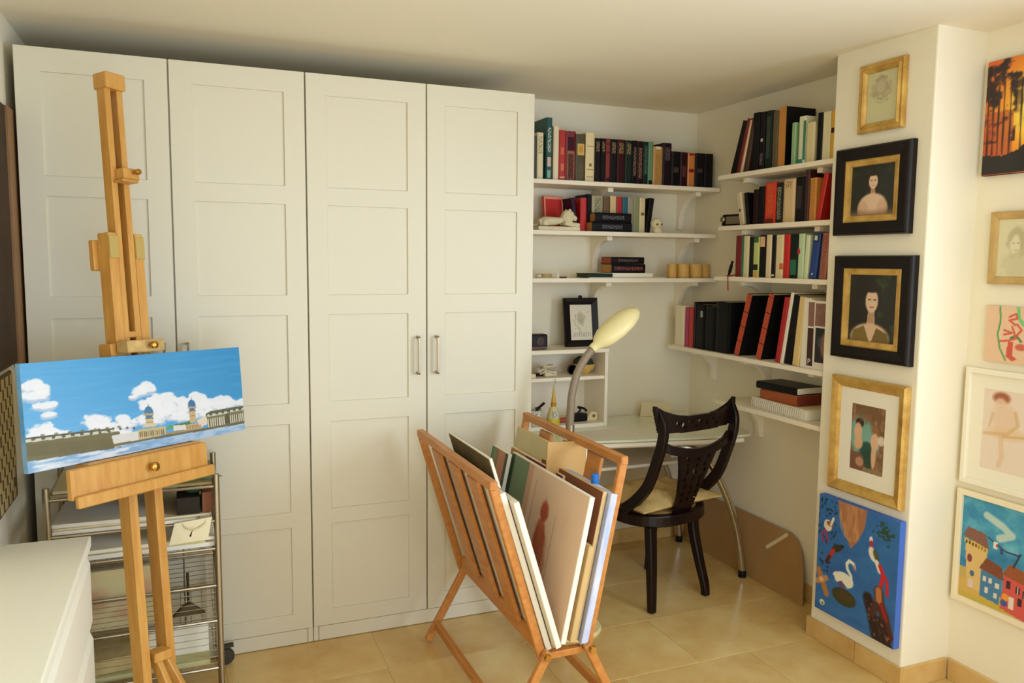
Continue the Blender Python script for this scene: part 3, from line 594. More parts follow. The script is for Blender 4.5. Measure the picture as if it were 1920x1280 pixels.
# ------------------------------------------------------------------ small shelf unit on the desk
hu = thing('desk_shelf_unit', 'small white shelf unit standing on the desk beside the wardrobe', 'shelf unit', (0,0,0))
HX0, HX1, HY0, HY1 = 2.045, 2.592, .35, .585
box('side_panel', HX1-.018, HX1, HY0, HY1, .7545, 1.149, M_SHELF, hu, .001); box('side_panel', HX0, HX0+.018, HY0, HY1, .7545, 1.149, M_SHELF, hu, .001)
box('top_board', HX0-.004, HX1+.004, HY0-.004, HY1, 1.1495, 1.170-.0, M_SHELF, hu, .001)
box('shelf_board', HX0+.0185, HX1-.0185, HY0+.006, HY1-.006, 1.008, 1.026, M_SHELF, hu, .001)
box('bottom_board', HX0+.0185, HX1-.0185, HY0, HY1-.006, .7545, .776, M_SHELF, hu, .001); box('back_panel', HX0+.0185, HX1-.0185, HY1-.005, HY1, .7765, 1.149, M_SHELF, hu)
HT = 1.1705
rad = thing('radio', 'small dark radio on top of the desk shelf unit by the wardrobe', 'radio', (2.20,.43,HT)); MB().box(-.065,.065,-.03,.03,0,.078).build('body', plain(34,24,22,.4), rad, .010, 2); MB().lathe([(.0,-.004),(.022,-.003),(.024,.002),(0,.002)], 16, axis='y').build('speaker', plain(60,44,36,.6), rad, loc=(.02,-.030,.042)); box('trim', -.06, .06, -.0312, -.029, .004, .012, plain(120,80,70), rad)
pf = thing('picture_frame', 'black frame with a small ink drawing on top of the desk shelf unit', 'picture', (2.502,.475,HT-.002), (-.14,0,.02))
fw, fh, fb = .205, .262, .036
def mitre(name, w, h, prof, m, parent, cz=0.0, bevel=0.0):
    """frame moulding swept round a rectangle: profile points (inset from the edge, y)"""
    vs = []; k = len(prof)
    for sx, sz in ((-1,-1),(1,-1),(1,1),(-1,1)): vs += [(sx*(w/2-i), y, cz+sz*(h/2-i)) for i, y in prof]
    fs = [(c*k+q, ((c+1) % 4)*k+q, ((c+1) % 4)*k+(q+1) % k, c*k+(q+1) % k) for c in range(4) for q in range(k)]
    return MB().add(vs, fs).build(name, m, parent, bevel)
mitre('frame', fw, fh, [(0,.008),(0,-.006),(.006,-.012),(.02,-.010),(fb,-.004),(fb,.008)], plain(26,18,16,.35), pf, fh/2); box('backing', -fw/2+.004, fw/2-.004, .004, .009, .004, fh-.004, plain(60,44,30), pf)
MB().lathe([(0,-.006),(.010,-.004),(.011,.004),(0,.005)], 12, axis='y').build('crest', plain(26,18,16,.35), pf, loc=(0,-.002,fh+.004), smooth=True)
A = Art(48, 66, (224,214,190), .73); A.ell(.5,.4,.16,.16,(120,110,90),.35,.6)
for k in range(26): x = rnd.uniform(.2,.8); y = rnd.uniform(.2,.9); A.line([(x,y),(x+rnd.uniform(-.08,.08),y+rnd.uniform(-.1,.1))], .006, (96,84,66), .6)
for k in range(10): A.line([(.15+.08*k,.9),(.18+.08*k,.78)], .008, (90,76,60), .6)
A.mesh('drawing', fw-2*fb+.004, fh-2*fb+.004, PRINT, pf, .002, 0, fh/2)
# in the unit: cable tangle, bowl with tape, jar with brush, glue bottle, tools
ZM, ZL = 1.0265, .7765
cb = thing('cable_tangle', 'tangle of cream cable on the upper level of the desk shelf unit', 'cable', (2.27,.43,ZM))
pts = [(.062*math.cos(a*1.0)*(.7+.3*math.sin(1.7*a)), .045*math.sin(a*1.13), .010+.045*abs(math.sin(a*.37))) for a in [i*.33 for i in range(90)]]
MB().tube(pts, .0042, 6).build('cable', plain(222,208,176,.5), cb, smooth=True); MB().box(-.02,.05,-.03,.02,0,.028).build('plug_block', plain(214,200,166,.5), cb, .006, 2); MB().box(-.07,.02,.0,.03,0,.014).build('adapter', plain(40,32,26), cb, .004)
tag(MB().box(-.035,.035,-.03,.03,0,.022).build('small_box', M_CREAMP, loc=(2.150,.40,ZM), bevel=.002), 'small cream box at the wardrobe end of the upper level in the desk shelf unit', 'box')
bw = thing('bowl', 'yellow bowl holding dark cloth on the upper level of the desk shelf unit', 'bowl', (2.50,.46,ZM)); MB().lathe([(.03,0),(.034,.004),(.058,.030),(.066,.052),(.063,.054),(.055,.032),(.03,.008),(0,.007)], 20).build('bowl_shell', plain(206,168,90,.4), bw, smooth=True)
MB().lathe([(.050,.044),(.057,.052),(.050,.074),(.030,.090),(0,.096)], 14).build('cloth', mat('dark_cloth', S(44,44,30), .9, bump=.8, bscale=60), bw, smooth=True)
tag(MB().lathe([(.026,-.010),(.026,.010),(.016,.010),(.016,-.010),(.026,-.010)], 20, axis='y').build('tape_roll', plain(74,44,40,.5), loc=(2.425,.44,ZM+.0265)), 'dark tape roll standing beside the yellow bowl', 'tape')
jr = thing('paint_jar', 'white labelled jar holding a brush in the lower level of the desk shelf unit', 'jar', (2.196,.40,ZL)); MB().lathe([(.034,0),(.036,.006),(.036,.078),(.034,.08),(.031,.078),(.031,.006),(0,.005)], 20).build('jar_body', plain(206,200,180,.3), jr, smooth=True); MB().lathe([(.0363,.02),(.0366,.021),(.0366,.066),(.0363,.067)], 20).build('label', print_mat('jarprint', S(226,220,200), S(110,104,90), 120, 120, .55), jr)
MB().tube([(-.02,.0,.03),(.012,-.006,.088),(.046,-.016,.118)], .007, 8).build('brush_handle', plain(26,20,22,.4), jr, smooth=True)
tag(MB().lathe([(.020,0),(.022,.004),(.022,.06),(.014,.078),(0,.079)], 16).build('brown_bottle', plain(96,64,40,.35), loc=(2.244,.475,ZL), smooth=True), 'brown bottle behind the glue bottle in the desk shelf unit', 'bottle')
gl = thing('glue_bottle', 'pale glue bottle with yellow nozzle in the lower level of the desk shelf unit', 'bottle', (2.290,.378,ZL))
MB().lathe([(.030,0),(.033,.006),(.032,.05),(.024,.084),(.014,.098),(0,.099)], 18).build('bottle_body', plain(222,206,150,.3), gl, smooth=True); MB().lathe([(.0335,.008),(.0337,.009),(.0335,.034),(.0332,.035)], 18).build('yellow_band', plain(214,190,50,.4), gl)
MB().box(-.016,.016,-.0325,-.030,.040,.076).build('label', print_mat('glueprint', S(214,210,196), S(130,130,120), 160, 160, .55), gl, rot=None); MB().lathe([(.014,.0985),(.015,.102),(.015,.114),(.010,.116),(0,.1165)], 14).build('collar', plain(196,140,40,.4), gl, smooth=True)
MB().lathe([(.012,.117),(.012,.130),(.0085,.150),(.0026,.205),(0,.206)], 12).build('nozzle', plain(216,172,50,.4), gl, smooth=True); MB().tube(bez([(0,0,.205),(-.003,-.022,.224),(-.010,-.040,.246)], 4), .0018, 6).build('tip', plain(200,190,150), gl)
pl = thing('pliers', 'pliers with red grips and black head in the lower level of the desk shelf unit', 'pliers', (2.42,.42,ZL))
for dy in (0, .024): MB().tube(bez([(-.085,-.01+dy,.012),(-.03,-.004+dy*.9,.014),(.03,.004+dy*.4,.018)], 5), .010, 8).build('grip', plain(176,70,44,.45), pl, smooth=True)
MB().box(.0,.085,-.018,.036,0,.042).build('head', plain(20,16,18,.4), pl, .008, 2); MB().tube(bez([(.03,.0,.04),(.05,.002,.062),(.035,.004,.076),(.075,.006,.064),(.088,.004,.050)], 4), .006, 7).build('lever', plain(22,17,18,.4), pl, smooth=True)
td = thing('tape_dispenser', 'small cream tape dispenser at the right end of the desk shelf unit', 'tape dispenser', (2.535,.42,ZL)); MB().prism([(-.034,0),(.03,0),(.036,.012),(.028,.044),(-.004,.05),(-.028,.022)], lambda a, b: (a,-.012,b), lambda a, b: (a,.012,b)).build('body', plain(222,204,160,.4), td, .003); MB().lathe([(.009,-.0135),(.009,.0135),(0,.0135)], 12, axis='y').build('core', plain(120,86,40), td, loc=(.008,0,.026))

# ------------------------------------------------------------------ carved dark wooden chair
def plate(name, nx, nz, x0, x1, z0, z1, inside, place, m, parent):
    """pierced flat board: a grid of cells kept where inside(x,z), placed by place(x,z,side) with side 0 front, 1 back"""
    dx, dz = (x1-x0)/nx, (z1-z0)/nz; keep = {(i, j) for i in range(nx) for j in range(nz) if inside(x0+(i+.5)*dx, z0+(j+.5)*dz)}
    idx = {}; vs = []; fs = []
    def V(i, j, s):
        k = (i, j, s)
        if k not in idx: idx[k] = len(vs); vs.append(place(x0+i*dx, z0+j*dz, s))
        return idx[k]
    for i, j in keep:
        fs.append((V(i,j,0), V(i+1,j,0), V(i+1,j+1,0), V(i,j+1,0))); fs.append((V(i,j,1), V(i,j+1,1), V(i+1,j+1,1), V(i+1,j,1)))
        for di, dj, a, b in ((-1,0,(i,j),(i,j+1)), (1,0,(i+1,j+1),(i+1,j)), (0,-1,(i+1,j),(i,j)), (0,1,(i,j+1),(i+1,j+1))):
            if (i+di, j+dj) not in keep: fs.append((V(*a,0), V(*b,0), V(*b,1), V(*a,1)))
    return MB().add(vs, fs).build(name, m, parent)
chair = thing('carved_chair', 'dark carved wooden chair with pierced back drawn up to the desk', 'chair', (2.68, -.234, 0), (0, 0, .21))
def sup(rx, ry, n=40, e=2.5, cy=.20): return [(rx*math.copysign(abs(math.cos(a))**(2/e), math.cos(a)), cy+ry*math.copysign(abs(math.sin(a))**(2/e), math.sin(a))) for a in [2*math.pi*i/n for i in range(n)]]
o_, i_ = sup(.245, .225), sup(.205, .185); n_ = len(o_); vs = [(x,y,z) for z in (.398,.452) for L in (o_, i_) for x, y in L]; fs = []
for k in range(n_):
    j = (k+1) % n_; fs += [(k,j,n_+j,n_+k), (2*n_+k,3*n_+k,3*n_+j,2*n_+j), (k,2*n_+k,2*n_+j,j), (n_+k,n_+j,3*n_+j,3*n_+k)]
MB().add(vs, fs).build('seat_rail', M_DARKWOOD, chair, .006, 2)
MB().prism(sup(.206, .186), lambda a, b: (a,b,.437), lambda a, b: (a,b,.449)).build('seat', mat('cane_seat', S(206,170,104), .7, bump=.6, bscale=150), chair)
SL = [(-.071,.972), (-.092,.901), (-.088,.831), (-.058,.737), (-.005,.612), (.073,.523), (.150,.462)]
for s in (-1, 1):
    ps = [(s*.240,SL[0][0]+.006,.968)] + [(s*.232,a,b) for a, b in SL[1:]]
    pp = bez(ps, 6); MB().sweep(pp, RECT(.046,.026), up=(1,0,0), scale=[.62+.38*min(1, i/6)+.15*(i/len(pp)) for i in range(len(pp))]).build('stile', M_DARKWOOD, chair, .004)
yb = lambda z: -.088 + .10*max(0, (.80-z)/.36)**1.35
def crest_in(x, z):
    t = abs(x)/.262; zt = .930 + .060*t**2.6; zb = .858 + .012*t**2 + (.10*max(0, t-.90)/.1)
    if not zb < z < zt: return False
    for cx, cz, rx, rz in ((-.135,.902,.012,.010), (-.10,.893,.016,.014), (-.062,.906,.013,.006), (0,.905,.018,.006), (.045,.893,.006,.010), (.085,.906,.014,.006), (.135,.905,.012,.008), (-.03,.885,.006,.006), (.11,.885,.008,.006)):
        if ((x-cx)/rx)**2+((z-cz)/rz)**2 < 1: return False
    return True
plate('crest_rail', 124, 36, -.262, .262, .855, .992, crest_in, lambda x, z, s: (x, -.074 - .022*(1-(x/.25)**2) + (.020 if s else 0), z), M_DARKWOOD, chair)
MB().sweep(bez([(-.225,-.070,.815),(-.17,-.085,.785),(-.08,-.096,.765),(0,-.099,.760),(.08,-.096,.765),(.17,-.085,.785),(.225,-.070,.815)], 5), RECT(.024,.040), up=(0,0,1)).build('back_rail', M_DARKWOOD, chair, .004)
holes = []
hr = random.Random(5)
for r_, zz in enumerate([.735, .70, .665, .63, .59, .555, .52]):
    wv = .055 + .055*((zz-.45)/.31)**1.2
    for c_ in range(3): holes.append(((c_-1)*wv*.62 + hr.uniform(-.008,.008), zz+hr.uniform(-.006,.006), hr.uniform(.007,.013), hr.uniform(.009,.019), hr.uniform(-.8,.8)))
def splat_in(x, z):
    wv = .056 + .064*max(0, (z-.47)/.28)**1.5
    if abs(x) > wv: return False
    for cx, cz, rx, rz, ro in holes:
        dx, dz = x-cx, z-cz; a, b = dx*math.cos(ro)+dz*math.sin(ro), -dx*math.sin(ro)+dz*math.cos(ro)
        if (a/rx)**2+(b/rz)**2 < 1: return False
    return True
plate('splat', 64, 80, -.125, .125, .44, .760, splat_in, lambda x, z, s: (x, yb(z)-.010+(.018 if s else 0), z), M_DARKWOOD, chair)
for ps in ([(-.170,.035,.40),(-.178,.016,.25),(-.182,.004,.1),(-.182,0,0)], [(.160,.085,.40),(.163,.072,.30),(.170,.036,.16),(.178,.008,.06),(.180,.0,0)], [(.185,.36,.40),(.178,.378,.2),(.174,.395,0)], [(-.185,.36,.40),(-.178,.378,.2),(-.174,.395,0)]):
    pp = bez(ps, 6); MB().sweep(pp, RECT(.036,.036), up=(0,1,0), scale=[1.28-.36*i/len(pp) for i in range(len(pp))]).build('leg', M_DARKWOOD, chair, .005)
# loose cushion
cu = MB(); N1, N2 = 28, 20; vs = []; fs = []
def cush(u, v, sgn):
    cx, cy = u*2-1, v*2-1; e = max(0, 1-max(abs(cx), abs(cy))**4); h = (1-abs(cx)**3)*(1-abs(cy)**3)
    wr = .009*math.sin(9*cx+4*cy)+.008*math.sin(7*cy-6*cx*cx)+.004*math.sin(21*cx-15*cy)
    return (.262*cx*(1-.10*(1-abs(cy)))+.012, .205+.205*cy*(1-.10*(1-abs(cx))), .486+sgn*(.004+(.045 if sgn > 0 else .030)*max(0, h)**.55)+(wr*h if sgn > 0 else 0))
for sg in (1, -1):
    b0 = len(vs); vs += [cush(i/N1, j/N2, sg) for j in range(N2+1) for i in range(N1+1)]
    fs += [tuple(b0+k for k in q) for j in range(N2) for i in range(N1) for q in [((j*(N1+1)+i, j*(N1+1)+i+1, (j+1)*(N1+1)+i+1, (j+1)*(N1+1)+i))]]
T = (N1+1)*(N2+1)
bd_ = [i for i in range(N1+1)] + [j*(N1+1)+N1 for j in range(1, N2+1)] + [N2*(N1+1)+i for i in range(N1-1, -1, -1)] + [j*(N1+1) for j in range(N2-1, 0, -1)]
fs += [(bd_[k], bd_[(k+1) % len(bd_)], T+bd_[(k+1) % len(bd_)], T+bd_[k]) for k in range(len(bd_))]
cs = cu.add(vs, fs).build('seat_cushion', mat('cushion_linen', S(206,172,108), .85, var=.3, scale=12, bump=.8, bscale=40), smooth=True)
cs.location = (2.68,-.234,0); cs.rotation_euler = (0,0,.21); tag(cs, 'crumpled pale yellow cushion lying on the carved chair', 'cushion')

# brown board leaning on the right wall under the desk, with a strip of tape
bb = thing('leaning_board', 'thin brown board with rounded corner leaning against the right wall under the desk', 'board', (0,0,0))
poly = [(.48,0), (-.475,0), (-.440,.15), (-.405,.235), (-.36,.285), (-.31,.302), (.0,.305), (.48,.305)]
lx = lambda b: 3.205 + .185*b
MB().prism(poly, lambda a, b: (lx(b),a,b+.001), lambda a, b: (lx(b)+.006,a,b+.001)).build('board', mat('brown_board', S(176,136,84), .3, var=.15, scale=3), bb)
MB().prism([(-.305,.285), (-.292,.298), (-.165,.190), (-.178,.177)], lambda a, b: (lx(b)-.0022,a,b), lambda a, b: (lx(b)-.0005,a,b)).build('tape_strip', M_CREAMP, bb)

# ------------------------------------------------------------------ floor lamp with a bent neck
lamp = thing('floor_lamp', 'floor lamp with cream shade and bent grey neck behind the canvas rack', 'lamp', (2.070,-.26,0))
MB().lathe([(.150,0),(.153,.006),(.146,.016),(.06,.026),(.022,.032),(0,.032)], 32).build('base', M_CREAMPL, lamp, smooth=True)
MB().lathe([(.012,.03),(.012,.86),(.018,.862),(.018,.915),(0,.916)], 14).build('pole', M_CHROME, lamp, smooth=True)
MB().tube(bez([(-.004,0,.895),(.0,0,.97),(.006,0,1.05),(.030,0,1.14),(.072,-.0,1.21),(.108,-.0,1.248)], 7), .0175, 12).build('neck', M_GREY, lamp, smooth=True)
ax = Vector((.78,-.05,.62)).normalized(); base = Vector((.100,0,1.240)); up_ = Vector((-.60,-.30,.74)).normalized(); sd = ax.cross(up_).normalized(); up_ = sd.cross(ax)
vs = []; fs = []; prof = [(0,.022,.022), (.028,.024,.024), (.045,.040,.036), (.08,.058,.046), (.14,.067,.050), (.20,.062,.047), (.245,.046,.036), (.270,.024,.019), (.28,.004,.004)]; K = 20
for l, a, b in prof: vs += [base + ax*l + sd*(a*math.cos(t)) + up_*(b*math.sin(t)*(1.0 if math.sin(t) > 0 else .55)) for t in [2*math.pi*k/K for k in range(K)]]
for i in range(len(prof)-1): fs += [(i*K+k, i*K+(k+1) % K, (i+1)*K+(k+1) % K, (i+1)*K+k) for k in range(K)]
fs += [tuple(range(K))[::-1], tuple((len(prof)-1)*K+k for k in range(K))]
MB().add(vs, fs).build('shade', M_CREAMPL, lamp, smooth=True)

# ------------------------------------------------------------------ V-shaped canvas rack
rack = thing('canvas_rack', 'V-shaped slatted beech rack full of canvases in front of the wardrobe', 'rack', (1.70,-.58,0))
rk = lambda p: (p[0]-1.70, p[1]+.58, p[2])
def rbar(nm, a, b, wx, wy, up=(0,0,1), par=None): return MB().bar(rk(a), rk(b), wx, wy, up).build(nm, M_RACK, par or rack, .003)
Y0, Y1 = -.985, -.15
LB, LT, RB, RT = (1.615,.31), (1.432,.898), (1.783,.31), (1.912,.940)
for (bx, bz), (tx, tz), sgn in ((LB, LT, -1), (RB, RT, 1)):
    for y in (Y0, Y1): rbar('post', (bx,y,bz-.02), (tx,y,tz), .030, .022, (0,1,0))
    rbar('top_rail', (tx,Y0-.014,tz+.004), (tx,Y1+.016,tz+.004), .028, .030)
    rbar('bottom_rail', (bx,Y0+.0185,bz+.02), (bx,Y1-.0185,bz+.02), .022, .06)
    f = lambda s: (bx+(tx-bx)*s, bz+(tz-bz)*s)
    for y in (-.36, -.575, -.79):
        a, b = f(.08), f(.965); dx = sgn*.004
        rbar('slat', (a[0]+dx,y,a[1]), (b[0]+dx,y,b[1]), .014, .105, (0,1,0))
    fx = 1.452 if sgn < 0 else 1.925
    for y in (Y0, Y1):
        rbar('leg', (bx-sgn*.012,y-.027,bz+.012), (fx,y-.027,.012), .030, .024, (0,1,0))
        MB().lathe([(.011,-.008),(.012,-.004),(.012,.004),(.006,.008),(0,.008)], 12, axis='y').build('bolt', M_BRASS, rack, loc=rk((bx,y-.047,bz+.002)), smooth=True)
    t = .78; rbar('stretcher', (bx+(fx-bx)*t,Y0-.012,bz*(1-t)+.012), (bx+(fx-bx)*t,Y1-.05,bz*(1-t)+.012), .022, .036)
for y in (Y0+.002, -.575, Y1): rbar('base_bar', (LB[0]+.019,y,.296), (RB[0]-.019,y,.296), .03, .024)
# canvases standing in the rack
def frame_of(side):
    (bx, bz), (tx, tz) = (LB, LT) if side == 'l' else (RB, RT)
    e = Vector((tx-bx,0,tz-bz)).normalized(); n = Vector((e.z,0,-e.x)) if side == 'l' else Vector((-e.z,0,e.x))
    return Vector((bx,0,bz)), e, n
def rcanvas(name, label, side, off, th, y0, y1, s0, s1, m_edge, cat='canvas', art=None, face=None, back=None, group='canvases in the rack'):
    """a stretched canvas leaning with one side of the rack; its inner face looks into the V"""
    B, e, n = frame_of(side); B = B + n*off
    ctr = B + e*((s0+s1)/2); ctr.y = (y0+y1)/2; w = y1-y0; h = s1-s0
    t = thing(name, label, cat, ctr, group=group)
    ex = Vector((0,1,0)) if side == 'l' else Vector((0,-1,0))
    ey = -n if False else n*-1.0
    # local x along the canvas width, z up the canvas, -y towards the inside of the V
    ez = e; exx = ez.cross(-n).normalized()*-1 if False else Vector((0,1,0)) if side == 'l' else Vector((0,-1,0))
    yv = -n; rot = Matrix((exx, yv, ez)).transposed()
    t.rotation_euler = rot.to_euler()
    MB().box(-w/2, w/2, 0, th, -h/2, h/2).build('stretcher', m_edge, t, .002)
    if art is not None: art.mesh('painted_face', w-.004, h-.004, PAINT, t, -.0012)
    if back is not None: MB().box(-w/2, w/2-.0, th+.0002, th+.0014, -h/2, h/2).build('canvas_back', back, t)
    if art is None and face is not None: MB().box(-w/2+.002, w/2-.002, -.0012, -.0002, -h/2+.002, h/2-.002).build('painted_face', face, t)
    return t
P_OLIVE = mat('olive_canvas', S(112,92,54), .8, var=.3, scale=8, col2=S(88,80,40))
rcanvas('stretched_canvas', 'dark olive canvas standing above the left rail of the rack', 'l', .074, .012, -.82, -.37, .0, .645, M_CANVAS, face=P_OLIVE, back=P_OLIVE)
rcanvas('stretched_canvas', 'pale canvas outermost on the left side of the rack at its near end', 'l', .034, .020, -.995, -.20, .0, .585, M_CANVAS, face=mat('dark_back', S(70,48,30), .9))
rcanvas('stretched_canvas', 'white-edged canvas leaning left beside the red figure study', 'l', .058, .020, -1.03, -.55, .012, .552, M_CANVAS, face=plain(196,176,140,.8))
# pale pink study with a reddish figure
A = Art(150, 120, (236,200,170), 1.27); A.mix(A.noise(14, 3, 4)*.6, (244,220,196)); A.mix((A.X < .27)*.95, (116,142,106)); A.mix(((A.X > .02)*(A.X < .06))*.8, (58,74,52)); A.mix((A.X > .27)*(A.X < .34)*.7, (216,160,126))
nz = (A.noise(10, 10, 8)-.5)*.9
A.ell(.56,.28,.045,.09,(176,66,40),.85,.5,nz=nz); A.ell(.555,.50,.06,.18,(182,78,48),.8,.6,nz=nz); A.line([(.53,.36),(.50,.52),(.54,.66),(.48,.80)], .022, (186,84,54), .7); A.line([(.59,.38),(.62,.55),(.60,.78)], .018, (190,92,60), .65); A.ell(.52,.70,.09,.10,(184,82,50),.75,.6,nz=nz); A.ell(.62,.64,.05,.14,(196,110,76),.55,.6,nz=nz)
A.line([(.70,.26),(.695,.78)], .005, (176,120,84), .6); A.line([(.40,.1),(.39,.9)], .010, (206,140,110), .5)
for k in range(9): A.line([(.80+.012*(k % 3),.86+.012*k),(.815+.014*((k+1) % 3),.865+.013*k)], .006, (170,60,36), .9)
rcanvas('stretched_canvas', 'large pale pink canvas with a reddish figure study at the near end of the rack', 'r', .120, .020, -1.02, -.335, .008, .515, M_CANVAS, art=A)
A = Art(60, 40, (58,132,126), .6)
A.mix((A.X > .12), (126,136,84)); A.mix((A.X > .30), (150,120,80)); A.mix((A.X > .45), (200,140,104)); A.mix(A.X > .86, (70,70,50))
rcanvas('stretched_canvas', 'teal, green and pink striped canvas behind the figure study', 'r', .148, .016, -.365, -.185, .0, .508, M_CANVAS, art=A)
rcanvas('stretched_canvas', 'cream framed board at the far end of the rack leaning right', 'r', .030, .016, -.57, -.14, .0, .595, mat('cream_frame', S(216,190,132), .6), face=mat('cream_face', S(214,200,156), .7, var=.15, scale=4))
A = Art(60, 40, (176,128,72), 1.5); A.mix((A.X > .32)*(A.Y < .10), (120,30,66)); rcanvas('stretched_canvas', 'cream canvas with a purple strip behind the kraft board', 'r', .062, .018, -.70, -.19, .0, .512, mat('pale_edge', S(226,208,172), .8), art=A)
rcanvas('stretched_canvas', 'white canvas with blue paint on its edge, rightmost in the rack', 'r', .032, .026, -1.005, -.50, .006, .530, mat('blue_edge', S(228,226,230), .8, var=.5, scale=16, stretch=(1,1,.2), col2=S(150,166,214)))
br_ = rcanvas('stretched_canvas', 'canvas showing its brown wooden back beside the blue-edged one', 'r', .052, .016, -.985, -.48, .01, .530, mat('back_wood', S(206,176,126), .7), face=mat('brown_back', S(140,80,42), .8, var=.3, scale=6))
rcanvas('panel_board', 'short tan board standing at the near end of the rack', 'r', .080, .022, -1.01, -.72, .012, .345, mat('tan_board', S(206,170,112), .75, var=.12, scale=8))
kb = thing('kraft_board', 'small tan kraft board standing upright across the rack', 'board', (1.868,-.64,.80)); kb.rotation_euler = (0, .035, -.10)
MB().box(-.079,.079,-.003,.006,-.44,.148).build('board', M_KRAFT, kb, .001); MB().box(.0792,.0835,-.004,.016,-.44,.140).build('edge', M_PAPER, kb); kb.location = (1.862,-.64,.79)
tag(MB().lathe([(.014,0),(.016,.003),(.016,.10),(.012,.104),(0,.104)], 14).build('paint_tube', plain(36,112,190,.35), loc=(1.872,-.86,.765), smooth=True), 'blue tube sticking up beside the kraft board in the rack', 'tube').scale = (.9,.9,1)

# ------------------------------------------------------------------ easel with the river painting
EY, ET, ER = .743, .104, -.036
r0 = Vector((math.cos(EY), math.sin(EY), 0)); n0 = Vector((math.sin(EY), -math.cos(EY), 0)); u0 = Vector((0,0,1))*math.cos(ET) - n0*math.sin(ET)
er = r0*math.cos(ER) + u0*math.sin(ER); eu = u0*math.cos(ER) - r0*math.sin(ER); en = er.cross(eu)      # en points to the front
EO = Vector((.419,-.587,1.168))
ERot = Matrix((er, -en, eu)).transposed()
easel = thing('studio_easel', 'tall beech studio easel standing in front of the wardrobe by the left wall', 'easel', EO + eu*-1.16)
easel.rotation_euler = ERot.to_euler()
def ebox(nm, a0, a1, f0, f1, b0, b1, m=None, par=None, bev=.003):       # a across, f towards the front, b up; measured from the canvas centre
    return MB().box(a0, a1, -f1, -f0, b0+1.16, b1+1.16).build(nm, m or M_EASEL, par or easel, bev)
def eknob(b, a, f, r=.011, par=None): return MB().lathe([(r*.5,.0),(r*.5,-.012),(r,-.016),(r,-.026),(r*.6,-.030),(0,-.030)], 14, axis='y').build('knob', M_BRASS, par or easel, loc=(a,-f,b+1.16), smooth=True)
ac = -.008
for s in (-1, 1):
    ebox('mast', ac+s*.0475-.0155, ac+s*.0475+.0155, -.085, -.032, -1.13, .535)
    ebox('slide', ac+s*.0215-.0105, ac+s*.0215+.0105, -.075, -.034, .05, 1.0)
    ebox('mast_cap', ac+s*.0475-.016, ac+s*.0475+.016, -.0318, -.028, .455, .525, mat('worn_pad', S(176,150,80), .6), None, .001)
ebox('head_block', ac-.036, ac+.036, -.082, -.022, .985, 1.035)
ebox('collar', ac-.078, ac+.078, -.108, -.0855, .42, .515); ebox('slide_foot', ac-.032, ac+.032, -.075, -.033, .205, .225)
cl = ebox('slide_clamp', ac-.018, ac+.040, -.034, .004, .70, .735); ebox('clamp_lip', ac-.030, ac+.030, -.033, .012, .690, .6985, M_EASEL, cl); eknob(.722, ac+.018, .003, .009, cl)
tc_ = ebox('canvas_holder', ac-.068, ac+.070, -.031, .022, .158, .196, mat('painted_wood', S(206,168,104), .6, var=.4, scale=20)); eknob(.178, ac+.012, .022, .012, tc_); ebox('holder_back', ac-.085, ac-.0635, -.09, -.032, .13, .19, M_EASEL, tc_)
tr = ebox('tray', -.318, .172, .030, .052, -.243, -.156); ebox('tray_lip', -.312, .182, .0525, .070, -.266, -.232, M_EASEL, tr); ebox('tray_ledge', -.245, .168, -.031, .0295, -.166, -.1515, M_EASEL, tr); ebox('tray_floor', -.245, .168, -.031, .0295, -.262, -.247, M_EASEL, tr); eknob(-.195, -.055, .052, .014, tr)
# feet and struts
inv = ERot.transposed()
def ew(p): return inv @ (Vector(p) - (EO + eu*-1.16))
gr = r0; gn = n0; mb0 = EO + eu*-1.10 - en*.058
for s in (-1, 1):
    c0 = mb0 + gr*(s*.13 + .03); a = Vector((c0.x, c0.y, .03)) + gn*.24; b = Vector((c0.x, c0.y, .03)) - gn*.03
    MB().bar(ew(a), ew(b), .045, .045, inv @ Vector((0,0,1))).build('foot', M_EASEL, easel, .004)
a = Vector((mb0.x, mb0.y, .075)) - gr*.12; b = Vector((mb0.x, mb0.y, .075)) + gr*.20; MB().bar(ew(a), ew(b), .04, .04, inv @ Vector((0,0,1))).build('cross_bar', M_EASEL, easel, .004)
c0 = EO + eu*-.84 - en*.05
for s, dx in ((-1,-.012), (1,.016)):
    a = c0 + gr*dx + Vector((0,0,.02)); b = Vector((a.x, a.y, .055)) + gn*.14 + gr*(s*.02 + .04); MB().bar(ew(a), ew(b), .022, .034, inv @ Vector((0,0,1))).build('strut', M_EASEL, easel, .003)
a = c0 - gr*.028 + Vector((0,0,.03)); b = c0 + gr*.03 + Vector((0,0,.03)) + gn*.012; MB().bar(ew(a), ew(b), .05, .03, inv @ Vector((0,0,1))).build('strut_block', M_EASEL, easel, .003)

W_, H_ = .806, .30
A = Art(340, 150, (96,170,222), W_/H_)
t = np.clip(A.X*.75 + (1-A.Y)*.35 - .15, 0, 1); A.mix(t, (44,138,196)); st_ = A.noise(5, 40, 2)
A.mix(np.clip((st_-.5)*2, 0, 1)*.35, (120,184,226)); A.mix(np.clip((A.Y-.35)*1.4, 0, 1)*(1-A.X)*.5, (130,180,236))
bump = A.noise(22, 12, 5)-.5; Y00 = A.Y.copy(); wv = A.noise(18, 40, 9); n30 = A.noise(30, 6, 12)
A.Y = Y00 - .2*np.clip(A.X-.2, 0, 1)
def cloud(parts, base=(236,236,240), shade=(196,200,218)):
    for cx, cy, rx, ry in parts: A.ell(cx, cy+.02, rx, ry, shade, .8, .25, nz=bump*1.3)
    for cx, cy, rx, ry in parts: A.ell(cx, cy, rx*.95, ry*.88, base, .92, .25, nz=bump*1.5)
